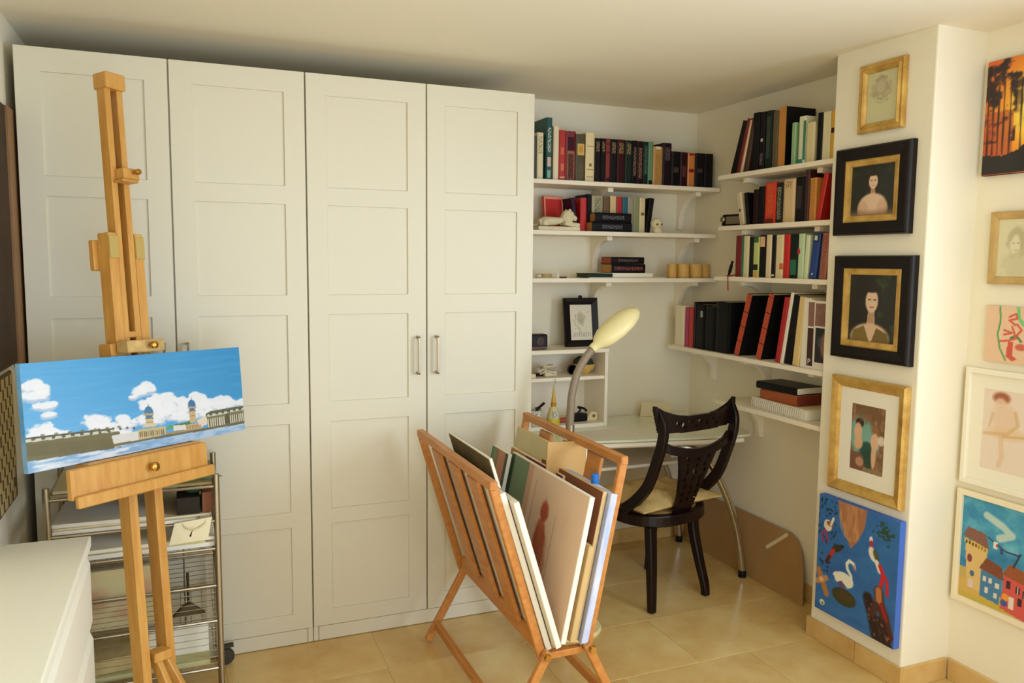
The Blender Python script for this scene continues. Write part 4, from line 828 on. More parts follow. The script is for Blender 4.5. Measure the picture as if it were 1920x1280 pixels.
cloud([(.045,.20,.045,.055), (.05,.30,.05,.05), (.075,.24,.03,.06), (.07,.40,.05,.035), (.085,.49,.03,.022)])
cloud([(.045,.68,.07,.12), (.10,.72,.06,.09), (.15,.74,.05,.05)])
cloud([(.27,.62,.055,.09), (.31,.68,.06,.06), (.36,.72,.06,.05), (.24,.72,.06,.05)]); cloud([(.385,.60,.035,.05), (.40,.66,.05,.04)])
cloud([(.46,.33,.04,.055), (.50,.29,.035,.06), (.43,.38,.02,.02), (.50,.46,.05,.08), (.57,.42,.06,.07), (.55,.54,.09,.09), (.50,.62,.09,.07), (.62,.56,.08,.09)])
cloud([(.68,.46,.05,.06), (.74,.42,.05,.06), (.72,.54,.09,.09), (.80,.50,.05,.06), (.66,.62,.10,.06), (.80,.60,.07,.06)]); cloud([(.89,.46,.05,.055), (.93,.50,.05,.05), (.86,.52,.04,.05), (.99,.50,.03,.05)])
# the river fills the bottom strip; the quay rises a little to the left
water = Y00 > .885+.035*A.X
A.mix(water*1.0, (176,198,222)); A.mix(water*np.clip((wv-.42)*4, 0, 1)*.8, (120,164,204)); A.mix((Y00 > .90+.03*A.X)*(A.X < .45)*np.clip((.6-wv)*3, 0, 1), (224,228,236))
A.Y = Y00 + .055 - .25*A.X
A.poly([(0,.735),(.30,.71),(.36,.725),(.36,.885),(0,.945)], (112,102,66)); A.poly([(0,.735),(.33,.70),(.35,.725),(.0,.77)], (206,206,190)); A.line([(0,.735),(.33,.695)], .008, (66,64,44))
for k in range(9): A.rect(.02+.036*k,.735-.012*k*.3,.034+.036*k,.757-.012*k*.3,(88,82,56),.9)
A.mix(((A.Y > .79)*(A.Y < .90)*(A.X < .33))*n30*.6, (92,84,50))
A.poly([(.325,.765),(.44,.735),(.44,.83),(.335,.885)], (216,212,206)); A.poly([(.44,.72),(.57,.70),(.57,.79),(.44,.83)], (196,176,132))
for k in range(12): A.rect(.447+.010*k,.745-.0012*k,.452+.010*k,.80-.001*k,(110,92,60),.9)
A.rect(.478,.56,.515,.70,(206,186,140)); A.rect(.475,.60,.518,.612,(130,104,66)); A.rect(.478,.645,.515,.652,(130,104,66)); A.ell(.497,.545,.021,.065,(70,120,166),1,.1); A.rect(.47,.555,.522,.575,(190,166,110)); A.line([(.497,.46),(.497,.5)], .004, (90,90,80))
A.poly([(.46,.70),(.535,.69),(.52,.66),(.475,.665)], (212,196,160))
A.poly([(.57,.745),(.585,.70),(.65,.68),(.70,.66),(.70,.71)], (92,160,96)); A.poly([(.60,.70),(.70,.655),(.70,.70)], (60,120,80), .8); A.rect(.61,.70,.67,.755,(222,216,206)); A.poly([(.57,.775),(.76,.735),(.76,.755),(.57,.80)], (160,140,96))
A.poly([(.67,.70),(.76,.68),(.76,.745),(.67,.765)], (196,170,128)); A.rect(.695,.50,.728,.68,(200,170,122)); A.rect(.692,.54,.731,.553,(140,106,66)); A.rect(.695,.60,.728,.607,(140,106,66)); A.ell(.711,.485,.020,.062,(60,112,164),1,.1); A.rect(.69,.50,.733,.52,(190,160,110)); A.line([(.711,.40),(.711,.44)], .004, (80,80,70))
A.poly([(.73,.66),(.79,.60),(.80,.70),(.75,.735)], (222,208,190))
for k in range(9): A.rect(.676+.009*k,.71-.001*k,.680+.009*k,.75-.001*k,(112,86,58),.9)
A.poly([(.78,.59),(.81,.56),(1,.51),(1,.555),(.785,.635)], (98,98,66)); A.poly([(.79,.60),(1,.54),(1,.57),(.79,.63)], (200,202,190)); A.poly([(.785,.63),(1,.565),(1,.71),(.785,.765)], (124,114,80))
for k in range(17):
    x = .79+.0125*k; dy = -.055*(x-.79)/.21
    A.rect(x,.655+dy,x+.006,.745+dy,(222,216,196),.95); A.rect(x+.006,.655+dy,x+.0105,.74+dy,(74,66,46),.9)
for k in range(6): A.rect(.80+.034*k,.588-.009*k,.816+.034*k,.612-.009*k,(80,78,54),.9); A.line([(.81+.035*k,.565-.009*k),(.81+.035*k,.59-.009*k)], .004, (70,66,48))
A.rect(.89,.60,.91,.72,(90,84,60)); A.mix(((Y00 > .865+.035*A.X)*(Y00 < .888+.035*A.X)*(A.X > .33)).astype(float)*.9, (104,92,60))
for k in range(7): A.ell(.06+.05*k,.715-.006*k,.008,.014,(120,110,80),.8,.4); A.ell(.245+.03*k,.70-.008*(k % 2),.006,.012,(90,84,64),.9,.4)
A.Y = Y00; A.a *= .93
pc = thing('river_painting', 'wide canvas painting of blue sky and riverside palaces on the easel', 'painting', EO); pc.rotation_euler = ERot.to_euler()
MB().box(-W_/2, W_/2, .0003, .020, -H_/2, H_/2).build('stretcher', mat('painted_edge', S(60,138,190), .7, var=.4, scale=6, col2=S(150,176,196)), pc, .0015); A.mesh('painted_face', W_-.001, H_-.001, PAINT, pc, -.0004)

# ------------------------------------------------------------------ steel trolley behind the easel
cart = thing('wire_trolley', 'steel wire trolley on castors stacked with paper behind the easel', 'trolley', (.355,-.23,0))
cx0, cx1, cy0, cy1 = .096, .618, -.40, -.06
ct_ = lambda x, y, z: (x-.355, y+.23, z)
for x in (cx0, cx1):
    for y in (cy0, cy1):
        MB().tube([ct_(x,y,.085), ct_(x,y,.868)], .011, 10, up=(0,1,0)).build('post', M_STEEL, cart, smooth=True)
        cs_ = MB().lathe([(.006,.0),(.006,.022),(.014,.022),(.014,.028),(0,.029)], 10, c=ct_(x,y,.06)).build('castor', M_STEEL, cart, smooth=True)
        ox = .028 if x > .3 else -.0
        MB().lathe([(.008,-.011),(.031,-.010),(.033,-.006),(.033,.006),(.031,.010),(.008,.011)], 18, c=ct_(x+ox,y,.033), axis='y').build('wheel', M_RUBBER, cs_, smooth=True)
        MB().bar(ct_(x-.006,y,.072), ct_(x+ox+.030,y,.078), .026, .010).build('wheel_fork', M_RUBBER, cs_)
for z in (.16, .335, .465, .60, .70, .825):
    for nm, a, b in (('front_rail', (cx0,cy0,z), (cx1,cy0,z)), ('rear_rail', (cx0,cy1,z), (cx1,cy1,z)), ('side_rail', (cx0,cy0,z), (cx0,cy1,z)), ('side_rail', (cx1,cy0,z), (cx1,cy1,z))):
        MB().tube([ct_(*a), ct_(*b)], .0055, 8).build(nm, M_STEEL, cart, smooth=True)
for z0, z1 in ((.165,.335), (.34,.465), (.60,.60), (.70,.70)):
    g = MB()
    if z1 > z0:
        for k in range(7): zz = z0+(z1-z0)*(k+.5)/7; g.tube([ct_(cx0+.01,cy0+.003,zz), ct_(cx1-.01,cy0+.003,zz), ct_(cx1-.01,cy1-.003,zz), ct_(cx0+.01,cy1-.003,zz)], .0013, 4)
    for k in range(14): xx = cx0+.02+(cx1-cx0-.04)*k/13; g.tube([ct_(xx,cy0,z0), ct_(xx,cy1,z0)], .0014, 4)
    tag(g.build('wire_basket', M_STEEL, cart), kind='stuff')
# paper, folders and bag on the trolley
def sheet(name, label, x, y, z, w, d, h, m, rz=0.0, cat='paper', group=None, tilt=0.0):
    o = MB().box(-w/2, w/2, -d/2, d/2, 0, h).build(name, m, None, min(.001, h*.3)); o.location = (x, y, z); o.rotation_euler = (0, tilt, rz); return tag(o, label, cat, group)
G1 = 'paper on the trolley'
sheet('paper_stack', 'thick stack of white paper low in the trolley front, under the paper bag', .36, -.235, .6065, .50, .31, .016, M_PAPER, .01, group=G1)
sheet('drawing_pad', 'drawing pad with yellow edge on the white paper stack in the trolley', .35, -.24, .6235, .46, .30, .008, plain(206,196,136,.8), -.02, group=G1)
sheet('paper_stack', 'ragged white sheets on the yellow-edged pad in the trolley', .37, -.25, .632, .47, .30, .012, M_PAPER, .03, group=G1)
sheet('paper_stack', 'white sheets on the upper wire shelf of the trolley, behind the easel masts', .33, -.245, .7065, .44, .31, .012, M_PAPER, -.015, group=G1)
sheet('cream_folder', 'curved cream folder sagging on the upper wire shelf of the trolley', .35, -.24, .7195, .49, .30, .007, M_CREAMP, .02, 'folder', G1)
sheet('paper_stack', 'bright white sheets topmost on the upper wire shelf of the trolley', .27, -.245, .7275, .32, .30, .013, M_PAPER, -.03, group=G1)
sheet('dark_folder', 'dark box file standing on the upper shelf at the right of the trolley', .525, -.25, .7280, .075, .26, .060, plain(44,36,24,.6), .0, 'box file', None)
sheet('brown_box', 'small brown box at the right post of the trolley', .588, -.25, .7280, .035, .25, .072, plain(132,76,40,.7), .0, 'box', None)
sheet('wood_panel', 'brownish cardboard covering the top of the trolley', .355, -.23, .8315, .50, .33, .010, plain(150,128,82,.8), 0, 'cardboard', None)
sheet('paper_stack', 'greyish sheets lying on the cardboard on top of the trolley', .28, -.235, .842, .34, .30, .010, plain(190,178,140,.8), .02, group=None)
gf = tag(MB().prism([(-.10,0),(.10,0),(-.03,.075),(-.10,.06)], lambda a, b: (a,-.002,b), lambda a, b: (a,.004,b)).build('green_folder', plain(84,110,62,.7), loc=(.545,-.36,.842), rot=(0,0,.25)), 'green folder corner sticking up at the right end of the easel tray', 'folder')
bg = thing('paper_bag', 'white paper bag with dark mark and loop handle hanging on the trolley front', 'bag', (.515,-.418,.640), (.0,0,.0))
MB().prism([(-.055,0),(.070,.006),(.085,.085),(-.035,.075)], lambda a, b: (a,-.012,b), lambda a, b: (a,-.004,b)).build('bag_body', mat('bag_paper', S(226,214,176), .8, bump=.5, bscale=30), bg); MB().tube(bez([(-.012,-.008,.076),(.0,-.016,.060),(.03,-.020,.050),(.06,-.016,.064),(.068,-.008,.083)], 5), .0028, 6).build('handle', plain(216,200,160), bg)
MB().prism([(.010,.025),(.016,.022),(.022,.048)], lambda a, b: (a,-.0128,b), lambda a, b: (a,-.0118,b)).build('mark', plain(40,36,28), bg)
tag(MB().lathe([(.028,0),(.030,.004),(.022,.016),(.012,.022),(0,.024)], 12).build('green_rag', mat('green_rag', S(50,92,62), .9, bump=.8, bscale=50), loc=(.545,-.30,.7285+.0605), smooth=True), 'small green rag on the dark box file in the trolley', 'rag')
dr = thing('drawing_sheet', 'faded chalk drawing standing in the middle basket of the trolley', 'drawing', (.285,-.375,.350)); dr.rotation_euler = (-.06,0,0)
A = Art(70, 40, (196,180,130), 1.8); nn = A.noise(6, 5, 6); A.mix(np.clip((nn-.5)*3, 0, 1)*.4, (206,160,128))
for a_, b_, c_, d_, e_ in ((.3,.5,.12,.2,(176,110,84)), (.75,.35,.12,.16,(196,120,100)), (.6,.75,.12,.1,(180,120,96)), (.12,.3,.05,.2,(90,94,60)), (.08,.2,.08,.03,(80,74,44))): A.ell(a_,b_,c_,d_,e_,.45,.7,nz=(nn-.5))
box('card', -.165, .165, .0005, .004, 0, .205, plain(196,180,130,.85), dr); A.mesh('chalk_face', .33, .205, PASTEL, dr, 0, 0, .1025)
tg = thing('dust_brush', 'dark thin-handled tool with wedge base in the middle basket of the trolley', 'tool', (.515,-.34,.347)); MB().tube([(0,0,.04),(0,0,.155)], .0045, 8, up=(0,1,0)).build('handle', plain(52,42,22,.5), tg); MB().prism([(-.055,0),(.058,0),(.035,.020),(.006,.044),(-.02,.036)], lambda a, b: (a,-.012,b), lambda a, b: (a,.012,b)).build('wedge', plain(74,60,30,.7), tg, .003)
sheet('label_card', 'pale card standing in the lowest basket of the trolley', .48, -.30, .172, .20, .006, .120, M_PAPER, .0, 'card'); sheet('paper_stack', 'green and white papers lying in the lowest basket of the trolley', .36, -.24, .1665, .44, .28, .018, plain(190,184,130,.8), .02)
sheet('scrap_pile', 'crumpled tan paper in the lowest basket of the trolley at the left', .24, -.24, .186, .24, .24, .05, mat('scrap', S(206,180,120), .85, var=.3, scale=14, bump=.8, bscale=30), .1)

# ------------------------------------------------------------------ white chest of drawers against the left wall
ch = thing('chest_of_drawers', 'low white chest of drawers against the left wall in the foreground', 'chest of drawers', (.11,-1.35,0))
DX, DY0, DY1, DZ = .250, -2.05, -.668, .780; dl = lambda x, y: (x-.11, y+1.35)
x0, ya = dl(XL+.004, DY0); x1, yb_ = dl(DX, DY1)
MB().box(x0, x1, ya, yb_, DZ-.034, DZ).build('top', M_DRESSER, ch, .004, 2)
box('body', x0+.002, x1-.030, ya+.012, yb_-.012, .0, DZ-.0345, M_DRESSER, ch, .001)
zz = .745
for k in range(3):
    zt, zb = zz-.018-.236*k, zz-.236*(k+1)+.004
    prof = [(x1-.0295,zb), (x1-.006,zb), (x1-.004,zb+.006), (x1-.004,zt-.030), (x1-.014,zt-.004), (x1-.0295,zt)]
    MB().prism(prof, lambda a, b: (a,ya+.013,b), lambda a, b: (a,yb_-.013,b)).build('drawer', M_DRESSER, ch, .0015)

# ------------------------------------------------------------------ hangings on the left wall
hg = thing('wall_hanging', 'tall dark brown hanging with a wooden batten on the left wall', 'wall hanging', (XL+.001, -.30, 1.70), (0,0,0))
MB().box(.0,.012,-.32,.222,-.45,.437).build('cloth', mat('brown_weave', S(70,46,20), .9, var=.3, scale=12, bump=.5, bscale=120), hg, .003); MB().box(.0,.022,.2225,.345,-.47,.437).build('batten', mat('batten_wood', S(150,108,64), .6, var=.3, scale=5, stretch=(6,6,.8)), hg, .004)
cq = thing('chequered_hanging', 'brown and cream chequered woven panel on the left wall above the drawers', 'wall hanging', (XL+.001, -.40, 1.0), (0,0,0))
box('backing', 0, .008, -.42, .225, -.205, .235, plain(98,76,40,.9), cq, .003)
for i in range(18):
    for j in range(12):
        if (i+j) % 2: continue
        y = -.40+i*.0345; z = -.195+j*.0350
        if y+.033 > .222 or z < -.195+.0: continue
        if y > .17 and z < -.14: continue
        MB().box(.0081,.0105,0,.033,0,.0335).build('patch', plain(196,172,116,.85), cq, loc=(0,y,z))

# ------------------------------------------------------------------ pictures on the column and on the wall beyond it
def wallpic(name, label, face_x, yl, yr, z0, z1, cat='picture', tilt=0.0):
    """yl is the edge away from the camera (left in view); the picture looks towards -x"""
    t = thing(name, label, cat, (face_x, (yl+yr)/2, (z0+z1)/2), (0, tilt, -math.pi/2)); return t, abs(yl-yr), z1-z0
def backing(t, w, h, d, m=None): return box('backing', -w/2+.004, w/2-.004, -d, -.0004, -h/2+.004, h/2-.004, m or plain(70,52,36,.9), t)
# small gilt frame with a pencil head
t, w, h = wallpic('framed_drawing', 'small gilt frame with a pencil head study, topmost on the column', CX-.001, -.853, -1.070, 2.130, 2.390)
backing(t, w, h, .006); mitre('frame', w, h, [(0,0),(0,-.016),(.006,-.020),(.016,-.018),(.024,-.024),(.030,-.020),(.036,-.010),(.036,0)], M_GOLD, t)
A = Art(60, 76, (202,196,150), .78); nn = A.noise(8, 8, 5)-.5; A.ell(.45,.36,.27,.20,(150,128,104),.55,.6,nz=nn*1.6); A.ell(.44,.30,.15,.12,(206,192,156),.6,.6); A.line([(.35,.52),(.5,.56),(.62,.5),(.72,.46)], .012, (140,118,96), .5); A.line([(.3,.58),(.45,.63),(.7,.58)], .010, (150,130,104), .45); A.line([(.28,.16),(.45,.10),(.62,.14)], .03, (140,116,96), .4)
A.mesh('drawing', w-.070, h-.070, PRINT, t, -.0075)
# two black frames with gilt slips; the prints are plain dark figure studies
BLK = [(0,0),(0,-.022),(.004,-.030),(.010,-.034),(.018,-.034),(.050,-.030),(.052,-.022),(.052,0)]
def blackpic(label, yl, yr, z0, z1, art, by, bz):
    t, w, h = wallpic('framed_print', label, CX-.001, yl, yr, z0, z1); backing(t, w, h, .006)
    mitre('frame', w, h, BLK, M_BLACKF, t); wi, hi = w-.102, h-.102
    mitre('gilt_slip', wi+.0, hi+.0, [(0,-.018),(0,-.026),(.006,-.028),(.024,-.024),(.026,-.014),(.026,-.010)], M_GOLD, t)
    art.mesh('print', wi-.048, hi-.048, PRINT, t, -.0125); return t
A = Art(90, 84, (20,22,14), 1.05); nn = A.noise(6, 6, 4); A.mix(np.clip((nn-.5)*3, 0, 1)*.7, (40,58,28)); A.ell(.50,.30,.17,.20,(30,16,11),1,.3); A.poly([(.46,.42),(.54,.42),(.56,.60),(.44,.60)], (178,130,98)); A.ell(.50,.33,.10,.145,(224,188,154),1,.2); A.ell(.50,.17,.12,.05,(30,16,11),1,.3); A.line([(.445,.31),(.475,.31)], .010, (90,56,40)); A.line([(.525,.31),(.555,.31)], .010, (90,56,40)); A.line([(.475,.41),(.525,.41)], .009, (176,90,76))
A.ell(.50,.78,.30,.22,(222,186,154),1,.2); A.ell(.28,.86,.12,.16,(208,166,134),.9,.3); A.ell(.72,.86,.12,.16,(208,166,134),.9,.3); A.mix(np.clip((A.Y-.86)*8, 0, 1)*.9, (150,112,84))
blackpic('black frame with a dark print of a pale figure, upper of two on the column', -.760, -1.130, 1.735, 2.080, A, 0, 0)
A = Art(84, 100, (20,20,14), .84); nn = A.noise(5, 6, 9); A.mix(np.clip((nn-.45)*3, 0, 1)*.75*(A.X > .5), (64,84,32)); A.ell(.42,.34,.28,.26,(20,11,9),1,.2); A.ell(.34,.58,.18,.26,(20,11,9),1,.3); A.poly([(.42,.50),(.54,.50),(.57,.76),(.39,.76)], (182,140,108)); A.ell(.48,.39,.13,.175,(218,184,152),1,.2); A.ell(.47,.20,.18,.065,(20,11,9),1,.3); A.line([(.41,.37),(.45,.37)], .010, (80,50,36)); A.line([(.52,.37),(.56,.37)], .010, (80,50,36)); A.line([(.45,.48),(.52,.48)], .009, (172,92,78))
A.ell(.46,.94,.40,.22,(212,178,142),1,.2); A.poly([(.12,.84),(.34,.76),(.46,1.0),(.08,1.0)], (122,98,44)); A.poly([(.82,.86),(.60,.78),(.50,1.0),(.86,1.0)], (112,90,40))
blackpic('black frame with a dark print of a long-haired head, lower of two on the column', -.779, -1.167, 1.242, 1.655, A, 0, 0)
# gilt frame with a cream mount
t, w, h = wallpic('framed_print', 'gilt frame with cream mount around a small woodland print on the column', CX-.001, -.790, -1.165, .692, 1.167)
backing(t, w, h, .006); mitre('frame', w, h, [(0,0),(0,-.020),(.008,-.028),(.020,-.024),(.034,-.018),(.044,-.010),(.044,0)], M_GOLD, t)
mitre('mount', w-.084, h-.084, [(0,-.0062),(0,-.0085),(.062,-.0085),(.062,-.0062)], M_PAPER, t)
A = Art(70, 100, (116,88,58), .7); nn = A.noise(10, 12, 6); A.mix(np.clip((nn-.45)*4, 0, 1)*.8, (170,120,84)); A.ell(.30,.45,.34,.30,(120,170,156),.95,.35,nz=(nn-.5)); A.ell(.62,.55,.26,.16,(124,170,156),.8,.4); A.rect(0,.72,.45,1,(120,78,58),.85); A.ell(.50,.66,.22,.12,(30,74,66),.95,.3); A.ell(.55,.80,.14,.14,(34,70,54),.9,.3); A.rect(.4,.92,1,1,(150,128,92),.7)
for cx, cy, rx, ry, c in ((.26,.28,.12,.07,(40,24,16)), (.22,.42,.12,.14,(224,176,136)), (.24,.58,.13,.10,(220,172,132)), (.74,.36,.09,.07,(150,100,60)), (.72,.52,.12,.13,(226,180,142)), (.70,.72,.07,.20,(222,176,138)), (.90,.48,.10,.07,(226,208,186)), (.30,.86,.12,.07,(190,140,110))): A.ell(cx,cy,rx,ry,c,.95,.25)
A.ell(.5,.12,.5,.13,(120,82,50),.7,.5,nz=(nn-.5)*2); A.mesh('print', w-.084-.120, h-.084-.120, PRINT, t, -.0075)
# blue canvas with swan and birds
t, w, h = wallpic('bird_painting', 'blue unframed canvas of a swan and bright birds, lowest on the column', CX-.001, -.763, -1.178, .154, .654, 'painting')
MB().box(-w/2, w/2, -.030, -.0005, -h/2, h/2).build('stretcher', plain(66,104,190,.7), t, .002)
A = Art(150, 180, (46,104,168), .83); nn = A.noise(4, 14, 3); A.mix(np.clip((nn-.4)*2, 0, 1)*.5, (60,124,186)); A.mix(np.clip(A.noise(5,16,8)-.5, 0, 1)*1.3, (34,78,150))
A.poly([(.24,-.02),(.62,-.02),(.60,.14),(.52,.28),(.44,.36),(.36,.26),(.28,.12)], (168,112,76)); A.mix(((A.X-.43)**2/.03+(A.Y-.08)**2/.05 < 1)*np.clip((A.noise(30,8,2)-.45)*4, 0, 1)*.7, (206,150,96))
rb = random.Random(2)
for k in range(70): x, y = rb.uniform(.0,.24), rb.uniform(.02,.40); A.ell(x,y,.012,.008,(24,50,48),.95,.4,rot=rb.uniform(-1,1))
for k in range(50): x, y = rb.gauss(.84,.055), rb.gauss(.13,.035); A.ell(x,y,.014,.010,(40,74,52),.95,.4,rot=rb.uniform(-1,1))
for k in range(16): x, y = rb.uniform(.02,.18), rb.uniform(.50,.66); A.ell(x,y,.012,.010,(20,46,60),.9,.4,rot=rb.uniform(-1,1))
A.ell(.13,.245,.055,.05,(226,214,190),1,.15); A.ell(.16,.225,.05,.022,(150,76,40),.9,.3); A.line([(.17,.23),(.20,.17)], .012, (228,220,200)); A.line([(.09,.29),(.05,.35),(.08,.40)], .012, (140,60,120)); A.line([(.11,.30),(.14,.38)], .010, (160,60,80))
A.ell(.26,.41,.075,.03,(52,44,30),1,.2,rot=-.5); A.line([(.22,.44),(.15,.53)], .020, (180,52,44)); A.line([(.17,.50),(.13,.56)], .014, (60,30,40)); A.ell(.33,.375,.025,.016,(40,40,32),1,.3)
A.ell(.68,.22,.020,.028,(232,224,210),1,.2); A.line([(.685,.24),(.69,.29)], .016, (190,40,60)); A.ell(.71,.33,.045,.06,(230,222,200),1,.2,rot=-.5); A.ell(.75,.33,.03,.05,(70,80,50),.9,.3,rot=-.5); A.line([(.76,.38),(.80,.44)], .020, (236,226,210)); A.line([(.80,.40),(.84,.46),(.82,.56)], .018, (206,34,40)); A.line([(.83,.44),(.89,.50),(.90,.60)], .014, (206,34,40))
A.ell(.37,.645,.125,.062,(230,228,206),1,.12); A.poly([(.22,.64),(.26,.60),(.30,.66)], (230,228,206)); A.line([(.47,.64),(.46,.585),(.41,.54),(.40,.50),(.43,.465),(.48,.475),(.50,.50)], .014, (232,230,210)); A.line([(.49,.49),(.51,.52)], .008, (200,120,90))
A.ell(.38,.79,.155,.072,(58,60,24),1,.12); A.ell(.40,.775,.10,.04,(80,60,30),.8,.4); A.ell(.39,.80,.155,.074,(206,220,190),.0,.1); A.poly([(.28,.69),(.34,.66),(.42,.70),(.34,.715)], (104,70,120))
A.line([(.03,.66),(.09,.74),(.15,.83)], .030, (180,120,70)); A.line([(.02,.76),(.14,.70)], .024, (196,136,84)); A.ell(.075,.73,.03,.02,(226,190,150),.9,.3); A.ell(.10,.925,.035,.025,(214,220,180),1,.2); A.ell(.105,.93,.015,.012,(110,110,60),1,.3)
A.line([(.80,.61),(.82,.70),(.88,.78),(.94,.92)], .045, (84,36,26)); A.line([(.80,.60),(.81,.68)], .03, (190,120,70)); A.line([(.84,.70),(.90,.80)], .018, (150,30,36))
A.line([(.68,.70),(.74,.82),(.82,1.02)], .050, (36,22,20)); A.line([(.78,.72),(.74,.80)], .030, (74,40,34)); A.line([(.84,.84),(.94,1.02)], .045, (40,24,22)); A.mix(((np.abs(A.X-.80) < .2)*(A.Y > .72)*np.clip((A.noise(40,40,3)-.6)*6, 0, 1)*(A.a.sum(-1) < .45)), (150,90,70))
A.mesh('painted_face', w-.002, h-.002, PAINT, t, -.0304)
# the wall beyond the column
FX = XR-.001
t, w, h = wallpic('sunset_print', 'unframed print of dark trees against an orange sunset beyond the column', FX, -1.217, -1.72, 1.945, 2.352, 'print')
MB().box(-w/2, w/2, -.020, -.0005, -h/2, h/2).build('stretcher', plain(24,10,6,.6), t, .002)
A = Art(120, 100, (214,92,24), 1.24); A.ell(.42,.46,.34,.44,(250,190,40),.95,.9); A.ell(.40,.42,.16,.26,(252,232,110),.9,.9); nn = A.noise(12, 12, 4); A.mix((np.clip((nn-.47)*7, 0, 1)*np.clip(1.25-A.Y*2.0, 0, 1)), (28,10,6)); A.mix(np.clip((nn-.5)*6, 0, 1)*(A.X < .24)*(A.Y < .72), (34,10,8)); A.mix((A.X < .22)*(A.Y > .45)*.45, (150,44,16))
for x in (.02,.06,.10,.14,.19,.27,.55,.66,.78,.88): A.line([(x,.2),(x+.01,.82)], .008+.006*(x > .5), (40,12,6), .9)
A.poly([(0,.82),(.15,.84),(.27,.80),(.33,.74),(.40,.80),(.6,.78),(1,.74),(1,1),(0,1)], (14,5,4)); A.mesh('print_face', w-.002, h-.002, PRINT, t, -.0204)
t, w, h = wallpic('framed_drawing', 'pale gilt frame with a pencil portrait beyond the column', FX, -1.265, -1.485, 1.553, 1.813)
backing(t, w, h, .006); mitre('frame', w, h, [(0,0),(0,-.016),(.006,-.020),(.018,-.016),(.026,-.012),(.028,-.008),(.028,0)], M_OAKGOLD, t)
A = Art(60, 76, (214,204,164), .8); nn = A.noise(8, 8, 5)-.5; A.ell(.42,.42,.20,.24,(176,164,128),.6,.5,nz=nn); A.ell(.40,.44,.12,.16,(220,210,176),.9,.4); A.ell(.42,.80,.30,.22,(188,176,138),.5,.6,nz=nn); A.line([(.34,.42),(.38,.42)], .010, (150,138,110), .6); A.line([(.44,.42),(.48,.42)], .010, (150,138,110), .6); A.line([(.39,.54),(.44,.54)], .008, (176,146,120), .6); A.line([(.28,.34),(.32,.24),(.42,.20),(.52,.26),(.56,.40),(.58,.60)], .05, (176,160,120), .5)
A.mesh('drawing', w-.054, h-.054, PRINT, t, -.0075)
t, w, h = wallpic('pink_watercolour', 'small unframed pink sheet with red and green brush lines beyond the column', FX, -1.270, -1.57, 1.270, 1.475, 'painting')
MB().box(-w/2, w/2, -.012, -.0005, -h/2, h/2).build('card', plain(226,190,156,.8), t, .001)
A = Art(90, 62, (226,188,154), 1.46); A.line([(.17,0),(.19,.25),(.16,.5),(.20,.75),(.28,.95)], .016, (70,150,80)); A.line([(.40,.0),(.42,.2),(.48,.3)], .03, (110,190,120)); A.line([(.33,.55),(.40,.50),(.46,.60)], .02, (60,120,70))
for p in ([(.24,.42),(.34,.46),(.24,.5)], [(.30,.18),(.38,.12),(.40,.2),(.30,.24),(.38,.32)], [(.34,.35),(.40,.55),(.30,.6),(.20,.62)], [(.40,.3),(.46,.4),(.40,.5)], [(.5,.3),(.6,.5),(.8,.4)]): A.line(p, .018, (206,84,66))
A.poly([(.30,.60),(.36,.62),(.36,.84),(.42,.92),(.36,.96),(.28,.88)], (206,84,66)); A.ell(.46,.70,.07,.06,(200,90,70),.9,.4); A.mesh('painted_face', w-.002, h-.002, PAINT, t, -.0124)
t, w, h = wallpic('framed_pastel', 'white frame with a pale pastel seated figure beyond the column', FX, -1.210, -1.60, .800, 1.240)
backing(t, w, h, .008); mitre('frame', w, h, [(0,0),(0,-.022),(.003,-.024),(.018,-.024),(.020,-.020),(.020,0)], plain(238,230,210,.45), t); mitre('mount', w-.038, h-.038, [(0,-.0082),(0,-.0105),(.052,-.0105),(.052,-.0082)], M_PAPER, t)
A = Art(76, 96, (226,206,186), .75); nn = A.noise(6, 6, 5)-.5; A.mix(A.noise(4,4,2)*.4, (232,214,200)); A.ell(.28,.10,.13,.07,(150,74,44),.85,.5); A.ell(.27,.17,.09,.07,(226,196,166),.8,.5); A.ell(.36,.34,.20,.17,(222,188,156),.7,.5,nz=nn*.5); A.ell(.40,.52,.30,.08,(222,190,150),.7,.5); A.line([(.50,.25),(.55,.40),(.40,.52),(.05,.56)], .020, (206,166,116), .6); A.line([(.30,.56),(.34,.80),(.30,.92)], .028, (216,180,140), .6); A.line([(.16,.30),(.12,.46)], .014, (206,170,130), .6); A.line([(.34,.56),(.9,.50)], .016, (200,160,100), .6)
A.mesh('pastel', w-.038-.100, h-.038-.100, PASTEL, t, -.0095)
t, w, h = wallpic('framed_watercolour', 'white frame with a watercolour of crooked coloured houses, lowest beyond the column', FX, -1.206, -1.70, .335, .773)
backing(t, w, h, .008); mitre('frame', w, h, [(0,0),(0,-.022),(.003,-.024),(.020,-.024),(.022,-.020),(.022,0)], plain(236,222,190,.5), t)
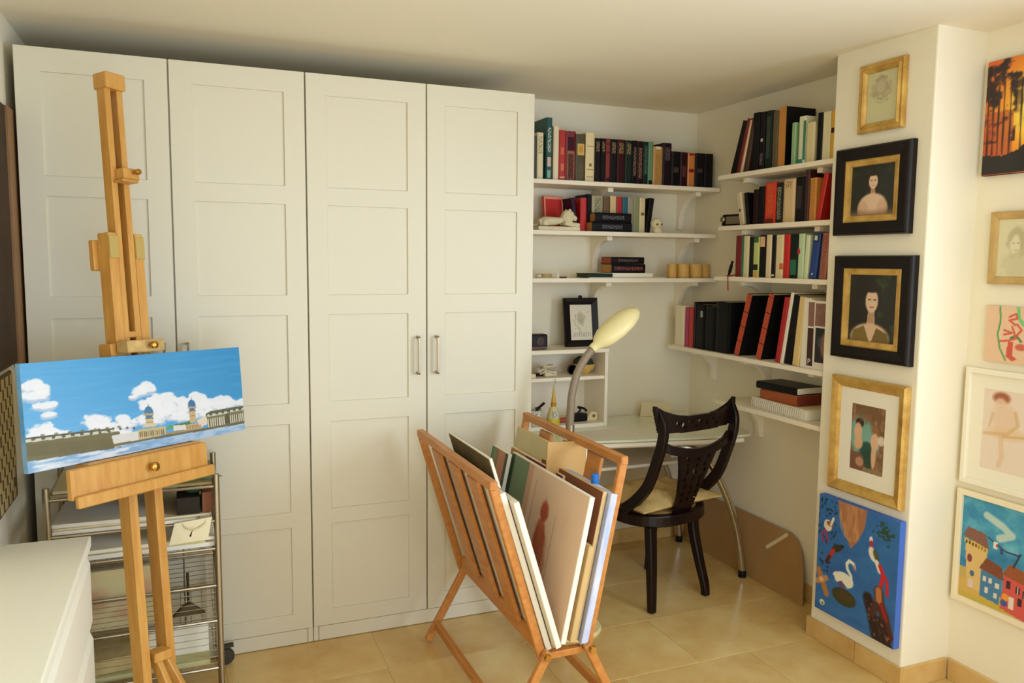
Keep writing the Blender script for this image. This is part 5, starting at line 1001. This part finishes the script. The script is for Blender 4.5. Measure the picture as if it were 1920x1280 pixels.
A = Art(140, 124, (58,142,178), 1.13); nn = A.noise(6, 6, 7); A.mix(np.clip((nn-.45)*3, 0, 1)*.8, (120,190,206)); A.mix(np.clip((A.noise(5,5,3)-.5)*3, 0, 1)*.8, (28,100,150)); A.line([(.22,.14),(.36,.20),(.44,.26),(.34,.32)], .035, (206,214,196), .8)
A.poly([(0,.80),(.4,.86),(1,.9),(1,1),(0,1)], (196,168,60)); A.rect(0,.70,.2,.95,(206,166,84),.9); A.poly([(.04,.42),(.24,.44),(.25,.90),(.08,.88)], (216,180,112)); A.poly([(.02,.40),(.06,.30),(.22,.32),(.26,.46)], (130,86,72)); A.poly([(.03,.42),(.25,.46),(.25,.50),(.03,.46)], (206,170,70))
for k in range(7): A.rect(.05+.028*k,.435+.004*k,.06+.028*k,.465+.004*k,(70,44,30))
A.ell(.09,.60,.022,.04,(130,50,60),1,.2); A.ell(.12,.74,.02,.03,(50,100,120),1,.2); A.rect(.09,.80,.13,.88,(214,190,180))
A.poly([(.20,.66),(.38,.68),(.37,.94),(.20,.92)], (66,120,160)); A.poly([(.18,.66),(.24,.54),(.38,.58),(.40,.70)], (124,66,36))
for x, y in ((.22,.72), (.27,.72), (.33,.74), (.24,.82), (.32,.84)): A.rect(x,y,x+.03,y+.05,(214,206,190))
A.poly([(.40,.62),(.62,.66),(.60,1),(.38,.96)], (206,82,72)); A.poly([(.38,.64),(.44,.52),(.62,.56),(.66,.68)], (150,80,40))
for x, y in ((.42,.68), (.50,.70), (.56,.72), (.52,.80)): A.rect(x,y,x+.035,y+.07,(60,30,40)); A.rect(x+.014,y,x+.018,y+.07,(220,200,180))
A.ell(.42,.84,.03,.035,(230,150,60),1,.2); A.ell(.41,.90,.03,.03,(60,80,150),1,.2); A.rect(.45,.82,.49,.93,(226,206,190)); A.poly([(.62,.5),(.9,.46),(.92,1),(.60,1)], (140,50,50)); A.line([(.24,.34),(.40,.42),(.50,.42),(.52,.40)], .006, (40,40,60)); A.line([(.52,.40),(.47,.54)], .008, (50,40,40)); A.rect(.29,.36,.33,.43,(226,222,214)); A.rect(.35,.40,.375,.46,(60,70,110)); A.rect(.31,.38,.325,.41,(190,60,60))
A.mesh('painted_face', w-.040, h-.040, PAINT, t, -.0105)
